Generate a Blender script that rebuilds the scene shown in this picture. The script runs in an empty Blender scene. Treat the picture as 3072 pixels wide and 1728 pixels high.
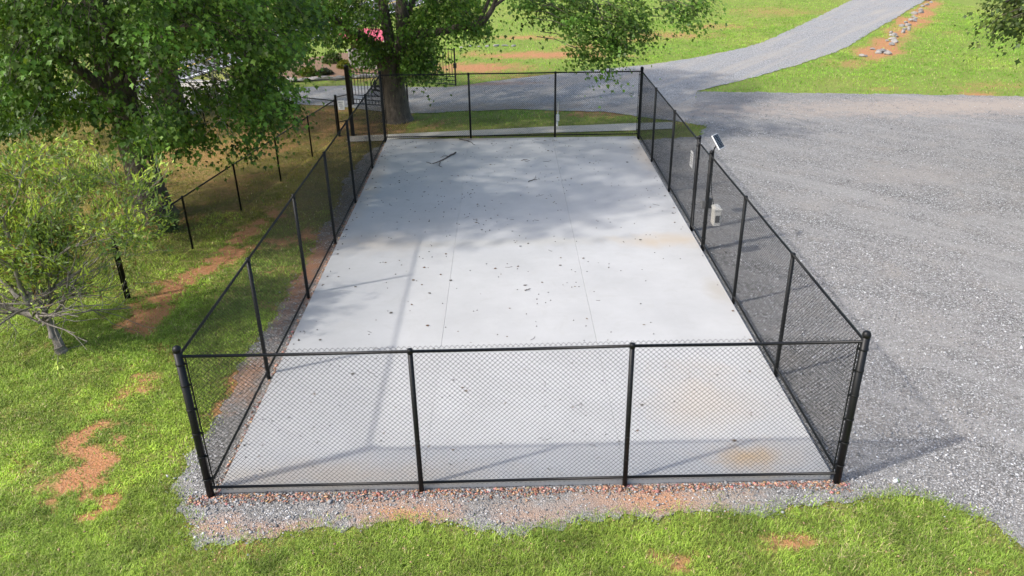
import bpy, math, random
import numpy as np
from mathutils import Vector, Matrix
from mathutils.geometry import tessellate_polygon
random.seed(7)
RNG = np.random.default_rng(11)
scene = bpy.context.scene
C = scene.collection
R = math.radians

# ------------------------------------------------------------------ camera, sky, sun, exposure
CAM = np.array([4.4092, -9.1117, 7.7180]); CROT = (1.117600, 0.017650, -0.012820); FPX = 2375.4
cd = bpy.data.cameras.new('camera'); cam = bpy.data.objects.new('camera', cd); C.objects.link(cam)
cam.location = CAM; cam.rotation_euler = CROT
cd.sensor_width = 36; cd.lens = FPX / 3072 * 36; cd.clip_start = .1; cd.clip_end = 600
scene.camera = cam
SUN = Vector((-2.2, -0.9, 2.3)).normalized()          # towards the sun, from the shadows of the fence rails
w = bpy.data.worlds.new('World'); scene.world = w; w.use_nodes = True
nt = w.node_tree; bg = nt.nodes['Background']
sky = nt.nodes.new('ShaderNodeTexSky'); sky.sky_type = 'NISHITA'; sky.sun_disc = False
sky.sun_elevation = math.asin(SUN.z); sky.sun_rotation = math.atan2(SUN.x, SUN.y) % (2 * math.pi)
sky.air_density = 1.0; sky.dust_density = 3.0; sky.ozone_density = 1.0
nt.links.new(sky.outputs[0], bg.inputs[0]); bg.inputs[1].default_value = 0.15
sl = bpy.data.lights.new('sun', 'SUN'); sl.energy = 2.0; sl.angle = R(1.8); sl.color = (1.0, 0.965, 0.91)
so = bpy.data.objects.new('sun', sl); C.objects.link(so); so.rotation_euler = SUN.to_track_quat('Z', 'Y').to_euler()
so.location = (-20, -8, 25)
scene.view_settings.view_transform = 'Standard'; scene.view_settings.look = 'None'
scene.view_settings.gamma = 1; scene.view_settings.use_curve_mapping = False
scene.view_settings.exposure = 0.88
scene.render.engine = 'CYCLES'
scene.render.resolution_x = 1024; scene.render.resolution_y = 576
scene.cycles.max_bounces = 8; scene.cycles.transparent_max_bounces = 8

# ------------------------------------------------------------------ pixel <-> ground helpers (2576 px wide view of the photograph)
SC = 3072 / 2576
def _rot():
    rx, ry, rz = CROT
    cx, sx = math.cos(rx), math.sin(rx); cy, sy = math.cos(ry), math.sin(ry); cz, sz = math.cos(rz), math.sin(rz)
    return (np.array([[cz, -sz, 0], [sz, cz, 0], [0, 0, 1]]) @ np.array([[cy, 0, sy], [0, 1, 0], [-sy, 0, cy]])
            @ np.array([[1, 0, 0], [0, cx, -sx], [0, sx, cx]]))
RM = _rot()
def ray(x, y): return RM @ np.array([(x * SC - 1536) / FPX, (864 - y * SC) / FPX, -1.])
def gp(x, y, z=0.):
    d = ray(x, y); return CAM + d * ((z - CAM[2]) / d[2])
def gy(x, y, Y):
    d = ray(x, y); return CAM + d * ((Y - CAM[1]) / d[1])
def gx(x, y, X):
    d = ray(x, y); return CAM + d * ((X - CAM[0]) / d[0])
def topx(P):
    c = (np.asarray(P) - CAM) @ RM; dz = np.where(c[:, 2] < -.3, -c[:, 2], np.nan)
    return np.stack([(1536 + FPX * c[:, 0] / dz) / SC, (864 - FPX * c[:, 1] / dz) / SC], 1)

# ------------------------------------------------------------------ numpy noise, polygons
def vnoise(x, y, s, seed=0):
    x = np.asarray(x, float) * s + seed * 17.31; y = np.asarray(y, float) * s - seed * 9.77
    xi, yi = np.floor(x).astype(np.int64), np.floor(y).astype(np.int64); fx, fy = x - xi, y - yi
    fx = fx * fx * (3 - 2 * fx); fy = fy * fy * (3 - 2 * fy)
    def h(a, b):
        n = (a * 374761393 + b * 668265263 + seed * 974711) & 0x7fffffff
        n = ((n ^ (n >> 13)) * 1274126177) & 0x7fffffff
        return ((n ^ (n >> 16)) & 0xffff) / 65535.
    return (h(xi, yi) * (1 - fx) + h(xi + 1, yi) * fx) * (1 - fy) + (h(xi, yi + 1) * (1 - fx) + h(xi + 1, yi + 1) * fx) * fy
def fbm(x, y, s, seed=0, o=4):
    r = 0; a = .5; t = 0
    for i in range(o): r = r + a * vnoise(x, y, s * 2 ** i, seed + i); t += a; a *= .55
    return r / t
def inpoly(x, y, poly):
    x = np.asarray(x); y = np.asarray(y); c = np.zeros(x.shape, bool); n = len(poly)
    for i in range(n):
        x0, y0 = poly[i]; x1, y1 = poly[(i + 1) % n]
        if y0 == y1: continue
        m = ((y0 > y) != (y1 > y)) & (x < (x1 - x0) * (y - y0) / (y1 - y0) + x0)
        c ^= m
    return c
def rough(poly, step=.12, amp=.12, s=1.2, seed=3):
    out = []
    n = len(poly)
    for i in range(n):
        a = np.array(poly[i][:2], float); b = np.array(poly[(i + 1) % n][:2], float); L = np.linalg.norm(b - a)
        st = max(step, .01 * L); k = max(1, min(400, int(L / st))); nr = np.array([-(b - a)[1], (b - a)[0]]) / max(L, 1e-6)
        for j in range(k):
            p = a + (b - a) * j / k
            o = (fbm(p[0], p[1], s, seed, 4) - .5) * 2 * amp + (vnoise(p[0], p[1], 9, seed + 5) - .5) * amp * .7
            out.append(tuple(p + nr * o))
    return out

# ------------------------------------------------------------------ mesh helpers
def mesh_np(name, V, F, col=None, smooth=False, uv=None):
    V = np.asarray(V, np.float32); F = np.asarray(F, np.int32)
    me = bpy.data.meshes.new(name); me.vertices.add(len(V)); me.vertices.foreach_set('co', V.ravel())
    k = F.shape[1]; me.loops.add(F.size); me.loops.foreach_set('vertex_index', F.ravel())
    me.polygons.add(len(F)); me.polygons.foreach_set('loop_start', np.arange(0, F.size, k, dtype=np.int32))
    me.polygons.foreach_set('loop_total', np.full(len(F), k, np.int32))
    if smooth: me.polygons.foreach_set('use_smooth', np.ones(len(F), bool))
    if col is not None:
        a = me.color_attributes.new('col', 'FLOAT_COLOR', 'POINT')
        c = np.ones((len(V), 4), np.float32); c[:, :col.shape[1]] = col; a.data.foreach_set('color', c.ravel())
    me.update(calc_edges=True); me.validate(); return me
class MB:
    def __init__(s): s.v = []; s.f = []; s.sm = []
    def add(s, vs, fs, sm=False):
        o = len(s.v); s.v += [tuple(map(float, v)) for v in vs]; s.f += [tuple(i + o for i in f) for f in fs]; s.sm += [sm] * len(fs); return s
    def box(s, c, d, rz=0, rot=None):
        x, y, z = d[0] / 2, d[1] / 2, d[2] / 2
        M = rot if rot else Matrix.Rotation(rz, 3, 'Z')
        vs = [Vector(c) + M @ Vector((a * x, b * y, e * z)) for a in (-1, 1) for b in (-1, 1) for e in (-1, 1)]
        return s.add(vs, [(0, 1, 3, 2), (4, 6, 7, 5), (0, 4, 5, 1), (2, 3, 7, 6), (0, 2, 6, 4), (1, 5, 7, 3)])
    def tube(s, pts, rad, n=8, cap=True):
        pts = [Vector(p) for p in pts]; m = len(pts)
        if not hasattr(rad, '__len__'): rad = [rad] * m
        vs = []; ref = None
        for i, p in enumerate(pts):
            d = (pts[min(i + 1, m - 1)] - pts[max(i - 1, 0)])
            d = d.normalized() if d.length > 1e-9 else Vector((0, 0, 1))
            if ref is None: ref = Vector((1, 0, 0)) if abs(d.x) < .8 else Vector((0, 1, 0))
            u = d.cross(ref).normalized(); v = d.cross(u); ref = v.cross(d) if False else ref
            for j in range(n):
                a = 2 * math.pi * j / n; vs.append(p + (u * math.cos(a) + v * math.sin(a)) * rad[i])
        fs = [(i * n + j, i * n + (j + 1) % n, (i + 1) * n + (j + 1) % n, (i + 1) * n + j) for i in range(m - 1) for j in range(n)]
        o = len(s.v); s.add(vs, fs, True)
        if cap:
            s.f += [tuple(o + j for j in range(n)), tuple(o + (m - 1) * n + n - 1 - j for j in range(n))]; s.sm += [False, False]
        return s
    def lathe(s, c, prof, n=14):
        vs = [(c[0] + r * math.cos(2 * math.pi * j / n), c[1] + r * math.sin(2 * math.pi * j / n), c[2] + z) for r, z in prof for j in range(n)]
        m = len(prof); fs = [(i * n + j, i * n + (j + 1) % n, (i + 1) * n + (j + 1) % n, (i + 1) * n + j) for i in range(m - 1) for j in range(n)]
        o = len(s.v); s.add(vs, fs, True)
        s.f.append(tuple(o + n - 1 - j for j in range(n))); s.f.append(tuple(o + (m - 1) * n + j for j in range(n))); s.sm += [False, False]
        return s
    def build(s, name, mat, parent=None, bevel=0):
        me = bpy.data.meshes.new(name); me.from_pydata(s.v, [], s.f); me.polygons.foreach_set('use_smooth', s.sm)
        me.update(); return obj(name, me, mat, parent, bevel)
def obj(name, me, mat, parent=None, bevel=0):
    o = bpy.data.objects.new(name, me); C.objects.link(o)
    if mat and not me.materials: me.materials.append(mat)
    if parent: o.parent = parent
    if bevel:
        b = o.modifiers.new('bevel', 'BEVEL'); b.width = bevel; b.segments = 2; b.limit_method = 'ANGLE'
    return o
def tag(o, label, cat, group=None):
    o['label'] = label; o['category'] = cat
    if group: o['group'] = group
    return o
def thing(name, label, cat, loc=(0, 0, 0), rz=0, group=None):
    o = bpy.data.objects.new(name, None); C.objects.link(o); o.location = loc; o.rotation_euler[2] = rz; o.empty_display_size = .2
    return tag(o, label, cat, group)
def kind(o, k): o['kind'] = k; return o

# ------------------------------------------------------------------ materials
class NT:
    def __init__(s, name):
        s.m = bpy.data.materials.new(name); s.m.use_nodes = True; s.t = s.m.node_tree
        s.b = s.t.nodes['Principled BSDF']; s.out = s.t.nodes['Material Output']
    def n(s, ty, **k):
        nd = s.t.nodes.new('ShaderNode' + ty)
        for a, b in k.items():
            if a in nd.bl_rna.properties: setattr(nd, a, b)
            else: nd.inputs[a].default_value = b
        return nd
    def l(s, a, b): s.t.links.new(a, b)
    def obj(s): return s.n('TexCoord').outputs['Object']
    def noise(s, scale, detail=5, rough=.55, vec=None, dist=0):
        n = s.n('TexNoise'); n.inputs['Scale'].default_value = scale; n.inputs['Detail'].default_value = detail
        n.inputs['Roughness'].default_value = rough; n.inputs['Distortion'].default_value = dist
        s.l(vec if vec else s.obj(), n.inputs['Vector']); return n.outputs['Fac']
    def ramp(s, fac, stops):
        r = s.n('ValToRGB'); e = r.color_ramp.elements
        while len(e) < len(stops): e.new(.5)
        for i, (p, c) in enumerate(stops):
            e[i].position = p; e[i].color = (c if hasattr(c, '__len__') else (c, c, c)) + (1,) if hasattr(c, '__len__') else (c, c, c, 1)
        s.l(fac, r.inputs[0]); return r.outputs[0]
    def mix(s, fac, a, b, mode='MIX'):
        m = s.n('Mix', data_type='RGBA', blend_type=mode)
        for i, v in ((0, fac), (6, a), (7, b)):
            if hasattr(v, 'is_linked'): s.l(v, m.inputs[i])
            else: m.inputs[i].default_value = v if i == 0 else tuple(v) + (1,)
        return m.outputs[2]
    def math(s, op, a, b=0.):
        m = s.n('Math', operation=op)
        for i, v in ((0, a), (1, b)):
            if hasattr(v, 'is_linked'): s.l(v, m.inputs[i])
            else: m.inputs[i].default_value = v
        return m.outputs[0]
    def bump(s, h, strength=.4, dist=.02):
        b = s.n('Bump'); b.inputs['Strength'].default_value = strength; b.inputs['Distance'].default_value = dist
        s.l(h, b.inputs['Height']); s.l(b.outputs[0], s.b.inputs['Normal'])
    def base(s, c):
        if hasattr(c, 'is_linked'): s.l(c, s.b.inputs['Base Color'])
        else: s.b.inputs['Base Color'].default_value = tuple(c) + (1,)
    def rough(s, r): s.b.inputs['Roughness'].default_value = r; return s
def simple(name, c, rough=.5, metal=0, var=.12, scale=6, bump=0, spec=.5):
    t = NT(name); t.b.inputs['Specular IOR Level'].default_value = spec; n = t.noise(scale, 4)
    t.base(t.mix(n, [max(0, x * (1 - var)) for x in c], [min(1, x * (1 + var)) for x in c])); t.rough(rough); t.b.inputs['Metallic'].default_value = metal
    if bump: t.bump(n, bump, .01)
    return t.m
def attr_mat(name, rough=.6, transl=0., tint=(1, 1, 1)):
    t = NT(name); a = t.n('Attribute', attribute_name='col').outputs['Color']
    if tint != (1, 1, 1): a = t.mix(1., a, tint, 'MULTIPLY')
    t.base(a); t.rough(rough); t.b.inputs['Specular IOR Level'].default_value = .3
    if transl:
        tr = t.n('BsdfTranslucent'); t.l(t.mix(1., a, (1.25, 1.3, .6), 'MULTIPLY'), tr.inputs['Color'])
        m = t.n('MixShader'); m.inputs[0].default_value = transl
        t.l(t.b.outputs[0], m.inputs[1]); t.l(tr.outputs[0], m.inputs[2]); t.l(m.outputs[0], t.out.inputs['Surface'])
    return t.m
M = {}
M['black'] = simple('black_vinyl', (.007, .0075, .0085), .45, 0, .3, spec=.3)
M['black2'] = simple('black_iron', (.012, .012, .013), .45, .3, .3)
M['wire'] = simple('black_vinyl_wire', (.009, .0105, .011), .55, 0, .1)
M['white'] = simple('white_plastic', (.75, .75, .73), .45, 0, .06)
M['offwhite'] = simple('weathered_white_box', (.62, .6, .55), .5, 0, .12)
M['paper'] = simple('white_sign_face', (.8, .8, .8), .5, 0, .04)
M['cell'] = simple('solar_cell', (.008, .012, .025), .18, 0, .3)
M['grid'] = simple('solar_gridline', (.3, .32, .35), .4, .5)
M['grey'] = simple('grey_plastic', (.09, .09, .09), .5)
M['wood'] = simple('brown_timber', (.19, .105, .05), .75, 0, .3, 14, .3)
M['redroof'] = simple('red_metal_roof', (.55, .1, .15), .4, .1, .12)
M['trim'] = simple('pale_fascia', (.6, .56, .54), .6)
M['branch_litter'] = simple('dry_brown_twig', (.085, .07, .06), .8, 0, .3, 30)
M['white_line'] = simple('white_road_paint', (.7, .7, .68), .6)
M['yellow_line'] = simple('yellow_road_paint', (.55, .38, .07), .6)
M['leaf'] = attr_mat('foliage', .45, .38)
M['grass'] = attr_mat('grass_blades', .55, .25)
M['chips'] = attr_mat('stone_chips', .85)
M['litter'] = attr_mat('dead_leaves', .8)
def bark(name, c1, c2, s):
    t = NT(name); mp = t.n('Mapping'); mp.inputs['Scale'].default_value = (1, 1, .22); t.l(t.obj(), mp.inputs[0])
    n = t.noise(s, 8, .65, mp.outputs[0], .6); t.base(t.ramp(n, [(.3, c1), (.7, c2)])); t.rough(.9); t.bump(n, .9, .03); return t.m
M['bark'] = bark('maple_bark', (.035, .028, .02), (.16, .13, .1), 9)
M['greybark'] = bark('pale_grey_bark', (.09, .075, .06), (.3, .27, .235), 14)
M['deadtwig'] = simple('bare_grey_twig', (.36, .34, .31), .9, 0, .2, 20)
def stone():
    t = NT('grey_stone'); n = t.noise(7, 7, .6); a = t.n('ObjectInfo').outputs['Random']
    t.base(t.mix(a, t.ramp(n, [(.3, (.13, .125, .12)), (.7, (.34, .33, .32))]), t.ramp(n, [(.3, (.25, .23, .2)), (.7, (.45, .42, .39))])))
    t.rough(.9); t.bump(n, .6, .03); return t.m
M['stone'] = stone()
def ground():
    t = NT('lawn_and_clay'); at = t.n('Attribute', attribute_name='col'); g = at.outputs['Color']; dirt = at.outputs['Alpha']
    n1 = t.noise(2.2, 8, .62); n2 = t.noise(28, 5, .6); n3 = t.noise(7, 6, .65)
    gc = t.mix(t.ramp(n2, [(.3, 0.), (.7, 1.)]), t.mix(1., g, (.62, .66, .6), 'MULTIPLY'), t.mix(1., g, (1.2, 1.18, 1.05), 'MULTIPLY'))
    gc = t.mix(t.math('MULTIPLY', t.ramp(n3, [(.35, 0.), (.65, 1.)]), .75), gc, (.27, .205, .095))
    clay = t.mix(n3, (.38, .155, .065), (.56, .28, .135)); clay = t.mix(t.ramp(n2, [(.5, 0.), (.8, 1.)]), clay, (.55, .36, .22)); clay = t.mix(t.ramp(t.noise(70, 3), [(.58, 0.), (.72, .6)]), clay, (.3, .22, .09))
    d = t.math('ADD', dirt, t.math('MULTIPLY', t.math('SUBTRACT', n3, .5), 1.1)); d = t.math('ADD', d, t.math('MULTIPLY', t.math('SUBTRACT', n2, .5), .9))
    t.base(t.mix(t.ramp(d, [(.12, 0.), (.9, 1.)]), gc, clay)); t.rough(.95); t.b.inputs['Specular IOR Level'].default_value = .15
    t.bump(t.math('ADD', n2, t.math('MULTIPLY', n3, 1.5)), .7, .05); return t.m
M['ground'] = ground()
def gravel(name, tint, fine, dirtc, amt, stains=(), track=None):
    t = NT(name); v = t.n('TexVoronoi'); v.inputs['Scale'].default_value = 42; v.inputs['Randomness'].default_value = 1; t.l(t.obj(), v.inputs['Vector'])
    v2 = t.n('TexVoronoi'); v2.inputs['Scale'].default_value = 95; t.l(t.obj(), v2.inputs['Vector'])
    bw = t.n('RGBToBW'); t.l(v.outputs['Color'], bw.inputs[0]); bw2 = t.n('RGBToBW'); t.l(v2.outputs['Color'], bw2.inputs[0])
    big = t.noise(.55, 6, .6, None, .5); mid = t.noise(2.5, 6, .65)
    st = t.ramp(bw.outputs[0], [(.15, tuple(x * .42 for x in tint)), (.5, tint), (.74, tuple(x * 1.35 for x in tint)), (.88, (.66, .66, .66))])
    f = t.ramp(bw2.outputs[0], [(.2, tuple(x * .68 for x in fine)), (.8, tuple(x * 1.3 for x in fine))])
    c = t.mix(t.ramp(t.math('ADD', t.math('MULTIPLY', big, .6), t.math('MULTIPLY', mid, .4)), [(.4, 0.), (.62, .75)]), st, f)
    c = t.mix(t.math('MULTIPLY', t.ramp(t.noise(.9, 7, .65, None, .4), [(.5, 0.), (.72, 1.)]), amt), c, dirtc)
    c = t.mix(1., c, t.ramp(t.noise(13, 7, .75), [(.3, .62), (.7, 1.38)]), 'MULTIPLY')
    if track:
        mp = t.n('Mapping', vector_type='TEXTURE'); mp.inputs['Rotation'].default_value = (0, 0, track[0]); mp.inputs['Scale'].default_value = (14, 1., 1); t.l(t.obj(), mp.inputs[0])
        c = t.mix(t.math('MULTIPLY', t.ramp(t.noise(1.3, 5, .6, mp.outputs[0], .3), [(.48, 0.), (.68, 1.)]), track[1]), c, track[2])
    for (sx, sy, rx, ry, sc, am) in stains:
        m2 = t.n('Mapping'); m2.inputs['Location'].default_value = (-sx / rx, -sy / ry, 0); m2.inputs['Scale'].default_value = (1 / rx, 1 / ry, 0)
        t.l(t.obj(), m2.inputs[0]); ln = t.n('VectorMath', operation='LENGTH'); t.l(m2.outputs[0], ln.inputs[0])
        d = t.math('ADD', ln.outputs['Value'], t.math('MULTIPLY', t.math('SUBTRACT', t.noise(2.2, 7, .7, None, .4), .5), 2.2))
        c = t.mix(t.math('MULTIPLY', t.ramp(d, [(.2, 1.), (1.15, 0.)]), am), c, sc)
    t.base(c); t.rough(.92); t.b.inputs['Specular IOR Level'].default_value = .2
    t.bump(t.math('SUBTRACT', t.math('MULTIPLY', bw.outputs[0], .4), v.outputs['Distance']), .8, .018); return t.m
CL = (.5, .26, .14)
M['gravel'] = gravel('grey_crushed_gravel', (.212, .205, .194), (.3, .288, .27), (.32, .285, .245), .45, [(2.9, -.45, 1.1, .4, CL, .95), (4.6, -.5, .8, .3, CL, .6), (1.2, -.75, .8, .3, CL, .5), (6.4, -.3, 1.6, .38, CL, .85), (7.4, -.3, .7, .3, (.34, .3, .25), .7), (4.5, -.35, 2., .4, (.3, .27, .24), .6), (.3, -.6, .6, .3, CL, .5), (24, 22.6, 16, 2.0, (.42, .35, .29), .85), (11, 23.5, 4, 1.6, (.3, .26, .23), .6), (-.35, 8, .5, 3.5, (.4, .2, .11), .9), (-.4, 3.2, .4, 1.2, CL, .6), (-.4, 13, .5, 4, (.22, .17, .12), .8), (17, 14, 2.5, 1.2, (.33, .3, .27), .5)], (-.75, .65, (.34, .327, .308)))
M['drive'] = gravel('fine_compacted_gravel', (.29, .288, .282), (.335, .33, .32), (.35, .3, .25), .35, [(11, 23, 4, 1.8, (.3, .25, .2), .5), (4, 24, 5, 1., (.32, .25, .18), .6), (3, 28.9, 4, .6, (.36, .2, .12), .6)], (.93, .75, (.41, .365, .31)))
def concrete(name, c, stains=()):
    t = NT(name); o = t.obj(); n = t.noise(.7, 7, .6); n2 = t.noise(9, 6, .7); n3 = t.noise(60, 3)
    mp = t.n('Mapping'); mp.inputs['Scale'].default_value = (.12, 2.2, 1); t.l(o, mp.inputs[0]); br = t.noise(6, 5, .6, mp.outputs[0])
    col = t.mix(t.ramp(n, [(.3, 0.), (.7, 1.)]), tuple(x * .9 for x in c), tuple(x * 1.06 for x in c)); col = t.mix(t.math('MULTIPLY', t.ramp(t.noise(2.6, 8, .7, None, 1.2), [(.52, 0.), (.7, 1.)]), .22), col, (c[0] * .8, c[1] * .77, c[2] * .7))
    col = t.mix(t.math('MULTIPLY', br, .14), col, tuple(x * .7 for x in c)); col = t.mix(t.math('MULTIPLY', n2, .14), col, tuple(x * .72 for x in c))
    col = t.mix(t.n('ObjectInfo').outputs['Random'], col, t.mix(1., col, (.93, .925, .91), 'MULTIPLY'))
    for (sx, sy, rx, ry, sc, am) in stains:
        m2 = t.n('Mapping'); m2.inputs['Location'].default_value = (-sx / rx, -sy / ry, 0); m2.inputs['Scale'].default_value = (1 / rx, 1 / ry, 0)
        t.l(o, m2.inputs[0]); ln = t.n('VectorMath', operation='LENGTH'); t.l(m2.outputs[0], ln.inputs[0])
        d = t.math('ADD', ln.outputs['Value'], t.math('MULTIPLY', t.math('SUBTRACT', t.noise(1.3, 6, .65, None, .6), .5), 1.6))
        col = t.mix(t.math('MULTIPLY', t.ramp(d, [(.1, 1.), (1., 0.)]), am), col, sc)
    t.base(col); t.rough(.85); t.bump(t.math('ADD', n3, n2), .12, .006); return t.m
TAN = (.5, .36, .2)
M['slab'] = concrete('broom_finished_concrete', (.49, .489, .483), [(8.2, 9.0, 1.6, .6, TAN, .45), (8.0, .5, .55, .35, (.5, .3, .1), .55), (8.1, .5, .9, .6, TAN, .3), (1.8, .25, 3., .5, TAN, .3), (5.2, 9.1, 5.5, .35, (.4, .37, .3), .28),
     (1.2, 9.2, 1.6, .9, TAN, .22), (9., 16.5, .5, 3., TAN, .3), (.3, 14., .4, 4., TAN, .3), (3., 18.8, 2.2, .35, (.33, .24, .16), .6), (7.6, 2.0, 1.2, 1.6, TAN, .25), (8.9, 6.2, .35, .8, (.35, .3, .22), .4)])
M['walk'] = concrete('weathered_path_concrete', (.52, .48, .41))
M['road'] = simple('road_asphalt', (.13, .13, .14), .9, 0, .25, 3)
M['mulch'] = simple('brown_bark_mulch', (.2, .12, .07), .95, 0, .5, 22, .8)
M['kerbm'] = concrete('pale_kerb_concrete', (.5, .47, .42))

# ------------------------------------------------------------------ the setting: masks
def cat(P, k=8):
    out = []
    for i in range(1, len(P) - 2):
        a, b, c, d = (np.array(p, float) for p in P[i - 1:i + 3])
        for j in range(k):
            t = j / k; q = .5 * (2 * b + (c - a) * t + (2 * a - 5 * b + 4 * c - d) * t * t + (3 * b - a - 3 * c + d) * t ** 3); out.append(tuple(q))
    return out + [P[-2]]
LOT = rough([(11.9, -2.6), (11.15, -1.35), (10.74, -.8), (10.12, -.36), (9.3, -.42), (7.76, -.66), (6.6, -.55), (6.0, -.6), (5.2, -.72), (4.44, -.93), (3.8, -.74), (3.1, -.66), (2.27, -.74), (1.6, -.72),
             (1.0, -.95), (.1, -.95), (-.1, -.6), (-.3, -.25), (-.62, .3), (-.75, 1.1), (-.55, 1.9), (-.62, 3.4), (-.55, 5.5), (-.5, 7.5), (-.45, 10), (-.6, 14), (-.5, 17.3), (.05, 18.8),
             (9.2, 18.6), (11.4, 18.9), (11.9, 20.2), (11.2, 21.2), (13, 26.35), (18.8, 25.4), (22.8, 24.7), (26.3, 24.1), (46, 20.5), (46, -18), (16, -12), (12.6, -6)], .05, .2, 1.9)
DRV = rough([(-10.6, 25.1), (-6.6, 26.0), (-2.6, 24.8), (0, 23.2), (4.9, 23.6), (8.4, 22.9), (9.6, 22.1), (11.3, 20.9), (12.4, 24), *cat([(11.8, 25.6), (13, 26.45), (16.5, 29.3), (22.7, 35.6), (28.1, 43.2), (38.8, 58.5), (60, 88), (70, 100)]),
             *cat([(65, 104), (55, 92), (33.2, 59.5), (24.1, 45.6), (18.6, 38.0), (12.6, 33.3), (7, 31.0), (2.7, 28.8), (0, 27)]), (2.0, 28.4), (-.5, 28.6), (-3.2, 29.2), (-6, 28.9), (-11, 31.5), (-13.2, 30.4)], .2, .16)
PAD = [(.13, .06), (9.06, .09), (9.09, 18.68), (.12, 18.95)]
# clay / bare patches: (px x, px y, half-width px, half-height px, strength), read off the photograph
DIRT = [(225, 1245, 80, 72, 1.7), (235, 1150, 60, 52, 1.45), (285, 1095, 45, 35, .9), (340, 965, 55, 35, .75), (410, 880, 60, 26, .6), (375, 1072, 22, 11, .75), (165, 905, 30, 12, .5), (60, 1180, 35, 22, .4),
        (2214, 128, 60, 12, 1.5), (2290, 55, 50, 14, 1.3), *[(360 + 330 * k / 11, 822 - 285 * (k / 11) ** .85, 34, 17, 1.2 + .15 * (k % 2)) for k in range(12)], *[(340 + 240 * k / 7, 770 - 105 * k / 7, 34, 12, .7) for k in range(8)],
        *[(330 - 190 * k / 8, 945 + 330 * k / 8, 34, 24, .75 + .35 * (k > 4)) for k in range(9)], (600, 985, 70, 50, .9), (600, 960, 60, 25, .5), (780, 620, 60, 40, .9), (720, 690, 60, 35, .45), (700, 770, 60, 30, .3),
        (2005, 1362, 48, 18, .8), (2100, 1368, 45, 18, .6), (1705, 1412, 45, 28, .8), (2470, 1440, 40, 22, .8), (590, 1385, 60, 22, .5), (510, 1340, 45, 40, .7), (140, 870, 25, 8, .4), (700, 1430, 30, 10, .3),
        (1350, 138, 190, 8, 1.), (1200, 170, 120, 12, 1.1), (1480, 118, 70, 8, .7), (1320, 94, 90, 5, .8), (1700, 88, 110, 9, .75), (1800, 66, 100, 7, .6), (1600, 100, 70, 7, .6), (1950, 30, 120, 12, .5), (1360, 195, 160, 10, .6),
        (2200, 135, 45, 16, 1.1), (2235, 108, 42, 18, 1.1), (2262, 84, 36, 16, 1.1), (2290, 58, 32, 16, 1.1), (2318, 34, 28, 15, 1.1), (2342, 12, 26, 14, 1.), (2140, 160, 60, 12, .6), (2460, 243, 45, 14, 1.1), (2500, 215, 110, 12, .45), (2310, 150, 30, 8, .2), (2230, 222, 60, 5, .4), (2395, 80, 30, 8, .35),
        (1250, 265, 320, 8, .6), (1540, 283, 120, 8, .7), (1720, 300, 70, 14, .5), (1050, 330, 110, 30, .55), (1000, 300, 60, 20, .5), (900, 330, 60, 30, .6), (960, 175, 110, 30, .6),
        (500, 400, 130, 55, .45), (640, 340, 130, 60, .5), (560, 460, 100, 40, .42), (820, 290, 80, 60, .55), (420, 560, 70, 25, .6), (700, 540, 90, 40, .3)]
def fields(x, y):
    """colour of the turf and share of bare clay at ground points"""
    x = np.asarray(x, float); y = np.asarray(y, float)
    P = topx(np.stack([x, y, np.zeros_like(x)], 1)); u, v = np.nan_to_num(P[:, 0], nan=-9e3), np.nan_to_num(P[:, 1], nan=9e3)
    d = np.zeros_like(x); sx_, sy_ = x * .87 - y * .5, (x * .5 + y * .87) * .3; wob = (fbm(sx_, sy_, 2.1, 5) - .5) * 3.2 + (fbm(x, y, 4, 15) - .5) * 2.2
    wob = wob * np.where(y > 24, .4, 1.)
    for (cx, cy, rx, ry, s) in DIRT:
        q = np.sqrt(((u - cx) / rx) ** 2 + ((v - cy) / ry) ** 2) + wob
        d = np.maximum(d, s * np.clip((1.6 - q) * .75, 0, 1))
    far = np.clip((y - 21 - np.clip(-x, 0, 5)) / 3, 0, 1) * (x > -8)
    n = fbm(x, y, .55, 2)[:, None]; n2 = fbm(x, y, 2.3, 9)[:, None]
    near = np.array([.175, .24, .045]) * (1 - n) + np.array([.31, .36, .075]) * n
    lush = np.array([.19, .33, .04]) * (1 - n2) + np.array([.26, .41, .06]) * n2
    dry = np.clip((fbm(x, y, .23, 8) - .52) * 5, 0, 1)[:, None] * .55; lush = lush * (1 - dry) + np.array([.34, .4, .09]) * dry
    under = np.array([.33, .23, .055]) * (1 - n2) + np.array([.15, .17, .04]) * n2           # thin, straw-coloured yard under the maples
    yard = (np.clip((y - 8.5 - x * .2) / 4, 0, 1) * (x < .6) * (y < 24.5))[:, None]
    c = near * (1 - far[:, None]) + lush * far[:, None]; c = c * (1 - yard) + under * yard
    return c, np.clip(d, 0, 1.2), far, yard[:, 0]
def height(x, y):
    f = np.clip((np.asarray(y) - 34) / 12, 0, 1) * np.clip((np.asarray(x) + 2) / 6, 0, 1)
    g = np.clip((np.asarray(y) - 30) / 10, 0, 1) * np.clip((np.asarray(x) - 14) / 8, 0, 1)
    return 0 * f * g
def axis(lo, a, b, hi, fine, coarse):
    l = list(np.arange(a, b, fine)); s = fine; p = a; left = []
    while p > lo: s = min(s * 1.25, coarse); p -= s; left.append(p)
    s = fine; p = l[-1]; right = []
    while p < hi: s = min(s * 1.25, coarse); p += s; right.append(p)
    return np.array(left[::-1] + l + right)
gxs = np.concatenate([axis(-160, -13, 16, 16, .14, 6), np.arange(16.3, 46, .36), axis(46, 46.2, 47, 200, .5, 6)[1:]]); gys = np.concatenate([axis(-60, -3, 30, 30, .14, 6), np.arange(30.4, 66, .4), axis(66, 66.3, 67, 240, .5, 6)[1:]])
gxs, gys = np.unique(gxs), np.unique(gys)
X, Y = np.meshgrid(gxs, gys); nx, ny = len(gxs), len(gys); x = X.ravel(); y = Y.ravel()
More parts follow.
